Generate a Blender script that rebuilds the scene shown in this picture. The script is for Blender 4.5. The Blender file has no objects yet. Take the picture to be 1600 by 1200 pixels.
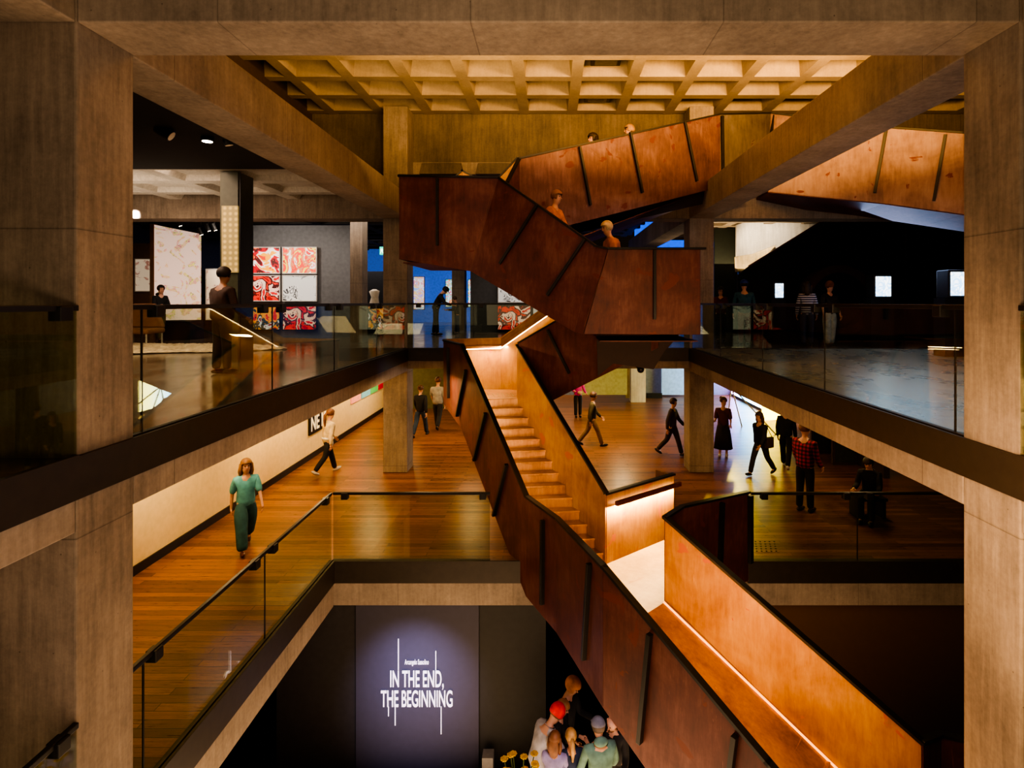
import bpy, bmesh, math, random
from mathutils import Vector, Matrix, Euler
random.seed(7)
sc = bpy.context.scene
COL = sc.collection
PI = math.pi

# ---------------------------------------------------------------- measured set-out
F = 900.0; VX = 857.0; VY = 472.0          # focal length (px of a 1600 frame) and vanishing point of the hall
EYE = 4.35                                  # eye height above the middle floor
ZG, ZM, ZU, ZT, ZC = -3.55, 0.0, 3.16, 7.11, 9.35   # ground, middle, upper, third floor, waffle soffit
def V(px, py, Y):
    """survey point: picture bearing + distance -> world position"""
    return Vector(((px-VX)*Y/F, Y, EYE-(py-VY)*Y/F))
def VZ(px, Y, Z): return Vector(((px-VX)*Y/F, Y, Z))
def H(h): return EYE+h

# ---------------------------------------------------------------- materials
MATS = {}
def newmat(name):
    m = bpy.data.materials.new(name); m.use_nodes = True
    nt = m.node_tree
    for n in list(nt.nodes): nt.nodes.remove(n)
    out = nt.nodes.new('ShaderNodeOutputMaterial')
    b = nt.nodes.new('ShaderNodeBsdfPrincipled')
    nt.links.new(b.outputs[0], out.inputs[0])
    return m, nt, b, out
def N(nt, t, **kw):
    n = nt.nodes.new(t)
    for k, v in kw.items():
        if k.startswith('i_'):
            key = k[2:]
            key = int(key) if key.isdigit() else key.replace('_', ' ')
            n.inputs[key].default_value = v
        else: setattr(n, k, v)
    return n
def coords(nt, scale=(1,1,1), kind='Object'):
    tc = N(nt, 'ShaderNodeTexCoord'); mp = N(nt, 'ShaderNodeMapping')
    mp.inputs['Scale'].default_value = scale
    nt.links.new(tc.outputs[kind], mp.inputs[0]); return mp
def ramp(nt, fac, stops, interp='LINEAR'):
    r = N(nt, 'ShaderNodeValToRGB'); cr = r.color_ramp; cr.interpolation = interp
    while len(cr.elements) < len(stops): cr.elements.new(0.5)
    for e, (p, c) in zip(cr.elements, stops):
        e.position = p; e.color = (c[0], c[1], c[2], 1)
    nt.links.new(fac, r.inputs[0]); return r
def plain(name, col, rough=.6, metal=0, emit=0, spec=.5, var=.12):
    if name in MATS: return MATS[name]
    m, nt, b, out = newmat(name)
    mp = coords(nt); no = N(nt, 'ShaderNodeTexNoise', i_Scale=9.0, i_Detail=3.0)
    nt.links.new(mp.outputs[0], no.inputs[0])
    lo = tuple(c*(1-var) for c in col); hi = tuple(min(1, c*(1+var)) for c in col)
    r = ramp(nt, no.outputs[0], [(.3, lo), (.7, hi)])
    nt.links.new(r.outputs[0], b.inputs['Base Color'])
    b.inputs['Roughness'].default_value = rough; b.inputs['Metallic'].default_value = metal
    b.inputs['Specular IOR Level'].default_value = spec
    if emit:  # self-glow, makes a painted surface look lit
        nt.links.new(r.outputs[0], b.inputs['Emission Color']); b.inputs['Emission Strength'].default_value = emit
    MATS[name] = m; return m
def glow(name, col, strength):
    if name in MATS: return MATS[name]
    m, nt, b, out = newmat(name)
    b.inputs['Base Color'].default_value = (*col, 1)
    b.inputs['Emission Color'].default_value = (*col, 1); b.inputs['Emission Strength'].default_value = strength
    MATS[name] = m; return m
def mat_concrete(name, dark, light, streak=1.0, rough=.8, bump=.25, joints=False):
    m, nt, b, out = newmat(name); L = nt.links.new
    mp = coords(nt)
    n1 = N(nt, 'ShaderNodeTexNoise', i_Scale=.9, i_Detail=8.0, i_Roughness=.65)
    L(mp.outputs[0], n1.inputs[0])
    mp2 = coords(nt, (9, 9, .7))
    n2 = N(nt, 'ShaderNodeTexNoise', i_Scale=1.6, i_Detail=5.0, i_Roughness=.7); L(mp2.outputs[0], n2.inputs[0])
    n3 = N(nt, 'ShaderNodeTexNoise', i_Scale=22.0, i_Detail=6.0, i_Roughness=.7); L(mp.outputs[0], n3.inputs[0])
    a = N(nt, 'ShaderNodeMath', operation='MULTIPLY', i_1=.42*streak); L(n2.outputs[0], a.inputs[0])
    c = N(nt, 'ShaderNodeMath', operation='MULTIPLY_ADD', i_1=.6); L(n1.outputs[0], c.inputs[0]); L(a.outputs[0], c.inputs[2])
    d = N(nt, 'ShaderNodeMath', operation='MULTIPLY_ADD', i_1=.22); L(n3.outputs[0], d.inputs[0]); L(c.outputs[0], d.inputs[2])
    r = ramp(nt, d.outputs[0], [(.40, dark), (.60, tuple((x+y)/2 for x, y in zip(dark, light))), (.78, light)])
    # pin holes and small stains
    vo = N(nt, 'ShaderNodeTexVoronoi', i_Scale=7.0); L(mp.outputs[0], vo.inputs[0])
    vr = ramp(nt, vo.outputs['Distance'], [(.02, (.25, .22, .2)), (.06, (1, 1, 1))])
    mx = N(nt, 'ShaderNodeMix', data_type='RGBA', blend_type='MULTIPLY'); mx.inputs[0].default_value = .7
    L(r.outputs[0], mx.inputs[6]); L(vr.outputs[0], mx.inputs[7])
    last = mx.outputs[2]
    if joints:
        sp = N(nt, 'ShaderNodeSeparateXYZ'); L(mp.outputs[0], sp.inputs[0])
        for ax, per, off in ((0, 1.93, .31), (1, 2.41, .7), (2, 2.37, .93)):
            q = N(nt, 'ShaderNodeMath', operation='MULTIPLY_ADD', i_1=1/per, i_2=off); L(sp.outputs[ax], q.inputs[0])
            q2 = N(nt, 'ShaderNodeMath', operation='FRACT'); L(q.outputs[0], q2.inputs[0])
            q3 = ramp(nt, q2.outputs[0], [(0, (.45,.42,.4)), (.004, (.8,.8,.8)), (.008, (1,1,1))])
            m3 = N(nt, 'ShaderNodeMix', data_type='RGBA', blend_type='MULTIPLY'); m3.inputs[0].default_value = 1; L(last, m3.inputs[6]); L(q3.outputs[0], m3.inputs[7]); last = m3.outputs[2]
    L(last, b.inputs['Base Color'])
    b.inputs['Roughness'].default_value = rough
    bp = N(nt, 'ShaderNodeBump', i_Strength=bump, i_Distance=.01); L(d.outputs[0], bp.inputs['Height']); L(bp.outputs[0], b.inputs['Normal'])
    MATS[name] = m; return m
def mat_rust(name, dark, mid, hi, patch, rough=.48, metal=.35):
    m, nt, b, out = newmat(name); L = nt.links.new
    mp = coords(nt)
    n1 = N(nt, 'ShaderNodeTexNoise', i_Scale=1.3, i_Detail=9.0, i_Roughness=.62, i_Distortion=.4); L(mp.outputs[0], n1.inputs[0])
    mp2 = coords(nt, (5, 5, .8)); n2 = N(nt, 'ShaderNodeTexNoise', i_Scale=3.0, i_Detail=6.0, i_Roughness=.7); L(mp2.outputs[0], n2.inputs[0])
    a = N(nt, 'ShaderNodeMath', operation='MULTIPLY_ADD', i_1=.35); L(n2.outputs[0], a.inputs[0])
    s = N(nt, 'ShaderNodeMath', operation='MULTIPLY', i_1=.68); L(n1.outputs[0], s.inputs[0]); L(s.outputs[0], a.inputs[2])
    r = ramp(nt, a.outputs[0], [(.36, dark), (.52, mid), (.70, hi)]); L(a.outputs[0], r.inputs[0])
    n3 = N(nt, 'ShaderNodeTexNoise', i_Scale=2.2, i_Detail=4.0, i_Distortion=1.2); L(mp.outputs[0], n3.inputs[0])
    pr = ramp(nt, n3.outputs[0], [(.64, (0, 0, 0)), (.67, (1, 1, 1))])
    mx = N(nt, 'ShaderNodeMix', data_type='RGBA'); L(pr.outputs[0], mx.inputs[0]); L(r.outputs[0], mx.inputs[6]); mx.inputs[7].default_value = (*patch, 1)
    # fine pale scratches
    mp3 = coords(nt, (30, 30, 3)); n4 = N(nt, 'ShaderNodeTexNoise', i_Scale=1.1, i_Detail=3.0, i_Distortion=2.0); L(mp3.outputs[0], n4.inputs[0])
    sr = ramp(nt, n4.outputs[0], [(.70, (0, 0, 0)), (.76, (.35, .35, .35))])
    m2 = N(nt, 'ShaderNodeMix', data_type='RGBA'); L(sr.outputs[0], m2.inputs[0]); L(mx.outputs[2], m2.inputs[6]); m2.inputs[7].default_value = (*[min(1, x*1.8) for x in hi], 1)
    L(m2.outputs[2], b.inputs['Base Color'])
    b.inputs['Roughness'].default_value = rough; b.inputs['Metallic'].default_value = metal
    bp = N(nt, 'ShaderNodeBump', i_Strength=.12, i_Distance=.01); L(a.outputs[0], bp.inputs['Height']); L(bp.outputs[0], b.inputs['Normal'])
    MATS[name] = m; return m
def mat_wood(name):
    m, nt, b, out = newmat(name); L = nt.links.new
    mp = coords(nt)
    br = N(nt, 'ShaderNodeTexBrick', i_Scale=1.0); br.offset = .37; br.offset_frequency = 2
    br.inputs['Color1'].default_value = (.33, .135, .042, 1); br.inputs['Color2'].default_value = (.13, .05, .017, 1)
    br.inputs['Mortar'].default_value = (.03, .012, .006, 1)
    br.inputs['Mortar Size'].default_value = .004; br.inputs['Brick Width'].default_value = 2.1; br.inputs['Row Height'].default_value = .125
    br.inputs['Bias'].default_value = -.1
    L(mp.outputs[0], br.inputs[0])
    mp2 = coords(nt, (1.2, 14, 1)); n = N(nt, 'ShaderNodeTexNoise', i_Scale=3.0, i_Detail=6.0, i_Roughness=.7); L(mp2.outputs[0], n.inputs[0])
    r = ramp(nt, n.outputs[0], [(.3, (.55, .5, .45)), (.7, (1.25, 1.2, 1.1))])
    mx = N(nt, 'ShaderNodeMix', data_type='RGBA', blend_type='MULTIPLY'); mx.inputs[0].default_value = 1
    L(br.outputs[0], mx.inputs[6]); L(r.outputs[0], mx.inputs[7]); L(mx.outputs[2], b.inputs['Base Color'])
    rr = ramp(nt, n.outputs[0], [(.3, (.24,)*3), (.7, (.42,)*3)]); L(rr.outputs[0], b.inputs['Roughness'])
    bp = N(nt, 'ShaderNodeBump', i_Strength=.25, i_Distance=.004); L(br.outputs['Fac'], bp.inputs['Height']); bp.invert = True
    L(bp.outputs[0], b.inputs['Normal'])
    MATS[name] = m; return m
def mat_polished(name, c0=(.10,.08,.066), c1=(.24,.20,.165), r0=.09, r1=.22):
    m, nt, b, out = newmat(name); L = nt.links.new
    mp = coords(nt, (1, .5, 1)); n = N(nt, 'ShaderNodeTexNoise', i_Scale=1.6, i_Detail=8.0, i_Roughness=.6, i_Distortion=.15); L(mp.outputs[0], n.inputs[0])
    r = ramp(nt, n.outputs[0], [(.3, c0), (.7, c1)]); L(r.outputs[0], b.inputs['Base Color'])
    rr = ramp(nt, n.outputs[0], [(.3, (r0,)*3), (.7, (r1,)*3)]); L(rr.outputs[0], b.inputs['Roughness'])
    b.inputs['Specular IOR Level'].default_value = .8
    bp = N(nt, 'ShaderNodeBump', i_Strength=.035, i_Distance=.01); L(n.outputs[0], bp.inputs['Height']); L(bp.outputs[0], b.inputs['Normal'])
    MATS[name] = m; return m
def mat_glass(name, tint):
    m, nt, b, out = newmat(name); L = nt.links.new
    nt.nodes.remove(b)
    tr = N(nt, 'ShaderNodeBsdfTransparent'); tr.inputs[0].default_value = (*tint, 1)
    gl = N(nt, 'ShaderNodeBsdfGlossy'); gl.inputs['Roughness'].default_value = .01; gl.inputs[0].default_value = (.95, 1, .96, 1)
    lw = N(nt, 'ShaderNodeLayerWeight', i_Blend=.5); pw = N(nt, 'ShaderNodeMath', operation='POWER', i_1=3.6); L(lw.outputs['Facing'], pw.inputs[0])
    fr = N(nt, 'ShaderNodeMath', operation='MULTIPLY_ADD', i_1=.55, i_2=.06); L(pw.outputs[0], fr.inputs[0])
    mx = N(nt, 'ShaderNodeMixShader'); L(fr.outputs[0], mx.inputs[0]); L(tr.outputs[0], mx.inputs[1]); L(gl.outputs[0], mx.inputs[2]); L(mx.outputs[0], out.inputs[0])
    MATS[name] = m; return m
def mat_art(name, cols, scale=4, dist=2.0, emit=.5, bg=None, seed=0, cover=.5):
    """painted surface: distorted patches of flat colour over a ground colour"""
    m, nt, b, out = newmat(name); L = nt.links.new
    mp = coords(nt); mp.inputs['Location'].default_value = (seed*3.1, seed*1.7, seed*.9)
    no = N(nt, 'ShaderNodeTexNoise', i_Scale=scale, i_Detail=4.0, i_Distortion=dist); L(mp.outputs[0], no.inputs[0])
    k = len(cols); st = [(.3+.4*i/k, c) for i, c in enumerate(cols)]
    r = ramp(nt, no.outputs[0], st, 'CONSTANT'); last = r.outputs[0]
    if bg is not None:
        n2 = N(nt, 'ShaderNodeTexNoise', i_Scale=scale*.5, i_Detail=5.0, i_Distortion=dist*1.5); L(mp.outputs[0], n2.inputs[0])
        mr = ramp(nt, n2.outputs[0], [(cover, (0, 0, 0)), (cover+.03, (1, 1, 1))])
        mx = N(nt, 'ShaderNodeMix', data_type='RGBA'); L(mr.outputs[0], mx.inputs[0]); mx.inputs[6].default_value = (*bg, 1); L(last, mx.inputs[7]); last = mx.outputs[2]
    L(last, b.inputs['Base Color']); L(last, b.inputs['Emission Color']); b.inputs['Emission Strength'].default_value = emit  # slight emission so the pictures look lit
    b.inputs['Roughness'].default_value = .5
    MATS[name] = m; return m

CON  = mat_concrete('board_marked_concrete', (.10, .078, .06), (.36, .29, .225), joints=True)
CON2 = mat_concrete('smooth_concrete', (.15, .12, .095), (.44, .36, .285), streak=.7, joints=True)
CONC = mat_concrete('ceiling_concrete', (.24, .19, .13), (.46, .37, .26), streak=.5)
CONL = mat_concrete('pale_wall_concrete', (.35, .32, .27), (.66, .62, .55), streak=1.2)
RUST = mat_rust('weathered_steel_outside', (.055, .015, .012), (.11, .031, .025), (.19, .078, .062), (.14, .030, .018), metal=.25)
RUSTL= mat_rust('weathered_steel_lit_tone', (.20, .082, .026), (.32, .155, .048), (.44, .26, .092), (.36, .10, .03), rough=.45, metal=.2)  # paler copy of the steel, warm lamp light put into its colour
TREAD= mat_rust('worn_steel_treads', (.16, .075, .035), (.30, .155, .075), (.44, .26, .14), (.25, .11, .05), rough=.36, metal=.5)
WOOD = mat_wood('timber_planks')
POL  = mat_polished('polished_dark_floor')
POLR = mat_polished('polished_grey_floor', (.17,.17,.155), (.30,.30,.27), .25, .31)
GLASS= mat_glass('green_tinted_glass', (.84, .87, .77))
BLK  = plain('black_metal', (.02, .018, .016), .4, .3)
FASC = plain('dark_bronze_steel', (.035, .026, .018), .5, .2)
DARK = plain('dark_paint', (.016, .012, .009), .8)
DARKB= plain('dark_brown_paint', (.06, .034, .016), .8)
DARKW= plain('charcoal_wall_paint', (.03, .027, .03), .75)
CREAM= plain('cream_wall_paint', (.72, .52, .25), .8, var=.05)
GREYW= plain('grey_gallery_paint', (.10, .10, .10), .7)
BLUEW= plain('blue_gallery_paint', (.05, .12, .45), .7, emit=.55)  # the wall paint glows in place of light falling on it
OLIVE= plain('olive_wall_paint', (.14, .13, .06), .8)
WARMG= glow('warm_light_strip', (1.0, .66, .30), 16)

# ---------------------------------------------------------------- mesh building
class MB:
    def __init__(s): s.v = []; s.f = []
    def add(s, vs, fs):
        o = len(s.v); s.v += [Vector(v) for v in vs]; s.f += [tuple(i+o for i in f) for f in fs]; return s
    def box(s, a, b):
        x0, y0, z0 = a; x1, y1, z1 = b
        return s.hexa([(x0,y0,z0),(x1,y0,z0),(x1,y1,z0),(x0,y1,z0)], [(x0,y0,z1),(x1,y0,z1),(x1,y1,z1),(x0,y1,z1)])
    def hexa(s, lo, hi):
        n = len(lo)
        fs = [tuple(reversed(range(n))), tuple(range(n, 2*n))]+[(i, (i+1) % n, n+(i+1) % n, n+i) for i in range(n)]
        return s.add(list(lo)+list(hi), fs)
    def bar(s, a, b, w, h, up=(0,0,1)):
        a = Vector(a); b = Vector(b); d = (b-a).normalized(); u = Vector(up)
        if abs(d.dot(u)) > .98: u = Vector((0,1,0))
        sx = d.cross(u).normalized(); sy = sx.cross(d).normalized()
        q = [sx*w/2+sy*h/2, -sx*w/2+sy*h/2, -sx*w/2-sy*h/2, sx*w/2-sy*h/2]
        return s.hexa([a+k for k in q], [b+k for k in q])
    def plate(s, pts, t):
        """flat polygon given thickness t along its normal"""
        pts = [Vector(p) for p in pts]
        n = Vector((0,0,0))
        for i in range(len(pts)):
            p, q = pts[i], pts[(i+1) % len(pts)]
            n += Vector(((p.y-q.y)*(p.z+q.z), (p.z-q.z)*(p.x+q.x), (p.x-q.x)*(p.y+q.y)))
        n.normalize()
        return s.hexa([p-n*t/2 for p in pts], [p+n*t/2 for p in pts])
    def tube(s, pts, r, seg=8):
        pts = [Vector(p) for p in pts]; rs = r if isinstance(r, (list, tuple)) else [r]*len(pts)
        o = len(s.v); up = None
        for i, p in enumerate(pts):
            d = (pts[min(i+1, len(pts)-1)]-pts[max(i-1, 0)]).normalized()
            u = Vector((0,0,1)) if abs(d.z) < .9 else Vector((0,1,0))
            if up is not None: u = up
            x = d.cross(u)
            if x.length < 1e-4: x = d.cross(Vector((1,0,0)))
            x.normalize(); y = x.cross(d).normalized(); up = y
            for k in range(seg):
                a = 2*PI*k/seg; s.v.append(p+(x*math.cos(a)+y*math.sin(a))*rs[i])
        for i in range(len(pts)-1):
            for k in range(seg):
                a = o+i*seg+k; b = o+i*seg+(k+1) % seg
                s.f.append((a, b, b+seg, a+seg))
        s.f.append(tuple(o+k for k in reversed(range(seg)))); e = o+(len(pts)-1)*seg; s.f.append(tuple(e+k for k in range(seg)))
        return s
    def ball(s, c, r, seg=14, rings=10, keep=None, M=None):
        c = Vector(c); r = Vector(r if hasattr(r, '__len__') else (r,)*3); o = len(s.v); idx = {}
        for i in range(rings+1):
            t = PI*i/rings
            for k in range(seg):
                a = 2*PI*k/seg; d = Vector((math.sin(t)*math.cos(a)*r.x, math.sin(t)*math.sin(a)*r.y, math.cos(t)*r.z))
                if M is not None: d = M @ d
                s.v.append(c+d)
        for i in range(rings):
            for k in range(seg):
                a = o+i*seg+k; b = o+i*seg+(k+1) % seg
                if keep is None or keep(i/rings, (k+.5)/seg): s.f.append((a, a+seg, b+seg, b))
        return s
    def build(s, name, mat, parent=None, bevel=0, smooth=False, solid=0, subd=0):
        me = bpy.data.meshes.new(name); off = Vector((0,0,0))
        if parent is not None and parent.get('_base') is not None: off = Vector(parent['_base'])
        me.from_pydata([tuple(v-off) for v in s.v], [], s.f); me.update()
        bm = bmesh.new(); bm.from_mesh(me); bmesh.ops.remove_doubles(bm, verts=bm.verts, dist=1e-5) if smooth else None
        bmesh.ops.recalc_face_normals(bm, faces=bm.faces); bm.to_mesh(me); bm.free()
        if isinstance(mat, (list, tuple)):
            for q in mat: me.materials.append(q)
        else: me.materials.append(mat)
        if smooth:
            for p in me.polygons: p.use_smooth = True
        o = bpy.data.objects.new(name, me); COL.objects.link(o)
        if parent is not None: o.parent = parent
        if bevel:
            md = o.modifiers.new('bevel', 'BEVEL'); md.width = bevel; md.segments = 2; md.limit_method = 'ANGLE'
        if solid:
            md = o.modifiers.new('solid', 'SOLIDIFY'); md.thickness = solid; md.offset = 0
        if subd:
            md = o.modifiers.new('sub', 'SUBSURF'); md.levels = subd; md.render_levels = subd
        return o
def thing(name, label, cat, loc=(0,0,0), rz=0, group=None):
    o = bpy.data.objects.new(name, None); COL.objects.link(o); o.location = loc; o.rotation_euler = (0,0,rz)
    o.empty_display_size = .2; o['label'] = label; o['category'] = cat
    if group: o['group'] = group
    return o
def based(o):
    o['_base'] = tuple(o.location); return o
def tag(o, label, cat, group=None):
    o['label'] = label; o['category'] = cat
    if group: o['group'] = group
    return o
def struct(o, label=None):
    o['kind'] = 'structure'
    if label: o['label'] = label
    return o
def lab(o, label): o['label'] = label; return o
def sbox(name, a, b, mat, bevel=0, label=None):
    return struct(MB().box(a, b).build(name, mat, bevel=bevel), label)
# ================================================================ building frame
XI = 3.6; CW = .62
Y1a, Y1b = 4.39, 5.00         # near columns
Y2a, Y2b = 14.69, 15.32       # far columns
def column(x0, x1, y0, y1, z0, z1, label, mat=CON, group=None):
    mb = MB().box((x0, y0, z0), (x1, y1, z1))
    o = mb.build('concrete_column', mat, bevel=.015)
    return tag(o, label, 'column', group)
column(-XI-CW, -XI, Y1a, Y1b, ZG, H(2.76), 'thick foreground concrete column at the left edge, running past all levels')
column(XI, XI+CW, Y1a, Y1b, ZG, H(2.76), 'thick foreground concrete column at the right edge, running past all levels')
column(-XI-CW, -XI, Y2a, Y2b, ZM, ZC, 'far concrete column left of the rusty stair, carrying the left long beam')
column(XI, XI+CW, Y2a, Y2b, ZM, ZC, 'far concrete column right of the rusty stair, carrying the right long beam')

def beam(a, b, label, mat=CON):
    return tag(MB().box(a, b).build('concrete_beam', mat, bevel=.012), label, 'beam')
for s, w in ((-1, 'left'), (1, 'right')):
    x0, x1 = sorted((s*XI, s*(XI+CW)))
    beam((x0+.002, -2, H(2.13)), (x1-.002, Y1a-.002, H(2.755)), f'short overhead beam stub at the top {w} corner, in front of the {w} foreground column')
    beam((x0+.002, Y1b+.002, H(2.13)), (x1-.002, Y2a-.002, H(2.76)), f'long overhead concrete beam along the {w} side of the atrium', CON2)
    beam((x0+.002, -2, H(-1.76)), (x1-.002, Y1a-.002, ZU-.3), f'concrete floor edge beam near the {w} foreground column, nearest stretch', CON2)
    beam((x0+.002, Y1b+.002, H(-1.76)), (x1-.002, Y2a-.002, ZU-.3), f'long concrete edge beam under the upper floor on the {w} side', CON2)
    # continuing deeper into the building
    beam((x0+.002, Y2b+.002, H(2.13)), (x1-.002, 26, H(2.76)), f'overhead beam running back beyond the far {w} column')
beam((-XI+.002, Y1a+.003, H(2.135)), (XI-.002, Y1b-.003, H(3.1)), 'wide transverse concrete beam across the top of the view', CON2)
beam((-XI+.002, Y2a, H(2.13)), (XI-.002, Y2b, H(2.76)), 'transverse concrete beam between the two far columns behind the stair')
beam((-15, Y2a, H(2.13)), (-XI-CW-.002, Y2b, H(2.76)), 'transverse concrete beam above the left gallery, over the pictures')
beam((XI+CW+.002, Y2a, H(2.13)), (16, Y2b, H(2.76)), 'transverse concrete beam above the right gallery')
beam((-XI+.002, Y2a+.02, H(-1.70)), (XI-.002, Y2b, ZU-.3), 'transverse edge beam under the upper floor behind the stair', CON2)
beam((-3.98, 9.66, H(-5.09)), (XI+4, 10.2, H(-4.69)), 'pale concrete edge beam under the timber floor across the void', CON2)
beam((-XI-.4, 0.5, H(-5.10)), (-XI-.001, Y1a-.002, H(-4.69)), 'concrete edge beam under the timber floor at the bottom left corner', CON2)
beam((-XI-.4, Y1b+.002, H(-5.10)), (-XI-.001, 9.65, H(-4.69)), 'sloping-in-view concrete edge beam under the left timber walkway', CON2)

# floors
sbox('floor', (-16, -2, ZU-.3), (-XI-.001, Y2a, ZU), POL, label='polished dark floor of the left upper gallery')
sbox('floor', (XI+.001, -2, ZU-.3), (16, Y2a, ZU), POLR, label='polished dark floor of the right upper gallery')
sbox('floor', (-16, Y2a, ZU-.3), (16, 40, ZU), POL, label='polished floor of the far upper gallery')
sbox('floor', (-6.6, -1, ZM-.33), (-XI-.001, 9.64, ZM), WOOD, label='timber plank walkway on the left of the middle level')
sbox('floor', (-6.6, 9.64, ZM-.33), (15, 28, ZM), WOOD, label='timber plank floor of the middle level')
sbox('floor', (-12, -1, ZG-.3), (14, 20, ZG), plain('dark_ground_floor', (.035, .03, .028), .5), label='dark ground floor at the bottom of the void')
# fascias (dark steel along slab edges)
def fascia(a, b, name, lbl): return sbox(name, a, b, FASC, .004, lbl)
fascia((-XI, -1.5, ZU-.31), (-XI+.035, Y2a+.02, ZU+.02), 'trim_1', 'dark steel edge strip of the left upper floor')
fascia((XI-.035, -1.5, ZU-.31), (XI, Y2a+.02, ZU+.02), 'trim_2', 'dark steel edge strip of the right upper floor')
fascia((-XI, Y2a-.03, ZU-.31), (XI, Y2a, ZU+.02), 'trim_3', 'dark steel edge strip of the far upper floor')
fascia((-XI-.001, -1, ZM-.34), (-XI+.035, 9.62, ZM+.03), 'trim_4', 'dark steel edge strip of the left timber walkway')
fascia((-XI, 9.60, ZM-.34), (-.3, 9.64, ZM+.03), 'trim_5', 'dark steel edge strip of the timber floor left of the stair')
fascia((3.33, 9.60, ZM-.34), (9, 9.64, ZM+.03), 'trim_6', 'dark steel edge strip of the timber floor right of the stair')

# ceiling: waffle slab
def waffle(x0, x1, y0, y1, z, mx, my, xo, yo, w=.25, depth=.58, top=.3, mat=CONC, label=None, taper=.07):
    mb = MB()
    mb.box((x0, y0, z+depth), (x1, y1, z+depth+top))
    def rib(p, q, along):
        hw, tw = w/2, w/2+taper
        if along == 'y': mb.hexa([(p-hw, y0, z), (p+hw, y0, z), (p+hw, y1, z), (p-hw, y1, z)], [(p-tw, y0, z+depth), (p+tw, y0, z+depth), (p+tw, y1, z+depth), (p-tw, y1, z+depth)])
        else: mb.hexa([(x0, p-hw, z+.002), (x1, p-hw, z+.002), (x1, p+hw, z+.002), (x0, p+hw, z+.002)], [(x0, p-tw, z+depth), (x1, p-tw, z+depth), (x1, p+tw, z+depth), (x0, p+tw, z+depth)])
    k = math.ceil((x0-xo)/mx)
    while xo+k*mx <= x1: rib(xo+k*mx, 0, 'y'); k += 1
    k = math.ceil((y0-yo)/my)
    while yo+k*my <= y1: rib(yo+k*my, 0, 'x'); k += 1
    return struct(mb.build('ceiling', mat), label)
waffle(-6.3, 11.5, 5.2, 15.35, ZC, 1.27, 1.13, -.645, 11.78, label='high coffered concrete ceiling lit warm')
# pale concrete ribs near the transverse beam
waffle(-15, -XI-CW-.01, 11.2, Y2a-.01, H(2.62), 1.5, 1.3, -5, 11.3, w=.3, depth=.12, top=.02, mat=CONL, label='coffered soffit above the left gallery')
sbox('ceiling', (-15, -2, H(2.58)), (-XI-CW-.01, 11.19, H(2.74)), DARK, label='dark painted soffit above the left gallery')
waffle(XI+CW+.01, 15, Y2b+.01, 26, H(2.7), 1.3, 1.1, 5, 16.2, w=.3, depth=.3, top=.02, mat=CONC, label='coffered soffit at the back of the right gallery')
waffle(-15, -XI-CW-.01, Y2b+.01, 30, H(2.7), 1.5, 1.3, -5, 16.2, w=.3, depth=.25, top=.02, mat=plain('dark_coffers', (.05,.045,.04), .8), label='dark coffered soffit at the back of the left gallery')
waffle(-XI-CW, XI+CW, Y2b+.01, 30, H(3.4), 1.5, 1.3, -.6, 16.2, w=.3, depth=.3, top=.02, mat=CON2, label='coffered soffit behind the stair')
# walls above
sbox('wall_back', (-6.3, 15.36, H(3.42)), (11.5, 15.6, ZC+.7), mat_concrete('dim_wall_concrete', (.06,.047,.032), (.20,.155,.105), joints=True), label='concrete wall under the high coffered ceiling')  # darker concrete, the dimness of this wall is put into its colour
sbox('wall_left', (-6.5, 5.2, H(2.76)), (-6.3, 15.6, ZC+.5), DARKB, label='dark brown wall above the left gallery')
# backs of upper gallery
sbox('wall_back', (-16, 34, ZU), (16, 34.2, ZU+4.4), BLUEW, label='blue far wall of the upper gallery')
sbox('wall_left', (-16.2, -2, ZU), (-16, 36, H(3)), GREYW, label='dark left wall of the upper gallery')
sbox('wall_right', (11.2, -2, ZU), (11.4, 34, H(3)), DARK, label='black right wall of the upper gallery')
# walls of middle level
sbox('wall_left', (-6.75, 2, ZM), (-6.6, 28, ZU-.32), CREAM, label='cream gallery wall along the timber walkway')
sbox('baseboard_left', (-6.6, 2, ZM), (-6.575, 28, ZM+.15), BLK)
sbox('wall_back', (-6.6, 23.5, ZM), (-1.2, 23.7, ZU-.32), OLIVE, label='olive brown wall behind the far left column, middle level')
sbox('wall_back', (-1.2, 27, ZM), (15, 27.2, ZU-.32), plain('grey_blue_paint', (.23, .27, .30), .8), label='grey wall at the back of the middle level')
sbox('wall_right', (11.8, 9.64, ZM), (12, 27, ZU-.32), DARKB, label='dark right wall of the middle level')
sbox('ceiling', (-6.6, Y2b+.01, ZU-.34), (15, 28, ZU-.31), plain('dark_soffit', (.07,.055,.04), .8), label='dark soffit over the back of the middle level')
# ground level walls
def gw(px0, px1, Y, mat, lbl, name='wall_back', z1=H(-5.11)):
    x0 = (px0-VX)*Y/F; x1 = (px1-VX)*Y/F
    return sbox(name, (x0, Y, ZG), (x1, Y+.12, z1), mat, label=lbl)
gw(556, 748, 9.76, plain('sign_wall_paint', (.05, .048, .075), .7, var=.05), 'charcoal wall carrying the white exhibition title')
gw(432, 556, 9.80, DARKW, 'charcoal wall left of the exhibition title')
gw(748.5, 853, 9.80, plain('black_panel', (.022, .021, .02), .7), 'black wall right of the exhibition title')
sbox('wall_back', (-12, 12.5, ZG), (14, 12.6, H(-5.1)), DARK, label='black wall behind the void at ground level')
sbox('wall_right', (3.0, 10.25, ZG), (12, 10.35, H(-5.1)), plain('warm_brown_paint', (.12,.06,.025), .8, var=.04), label='dark brown wall under the right timber floor')
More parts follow.
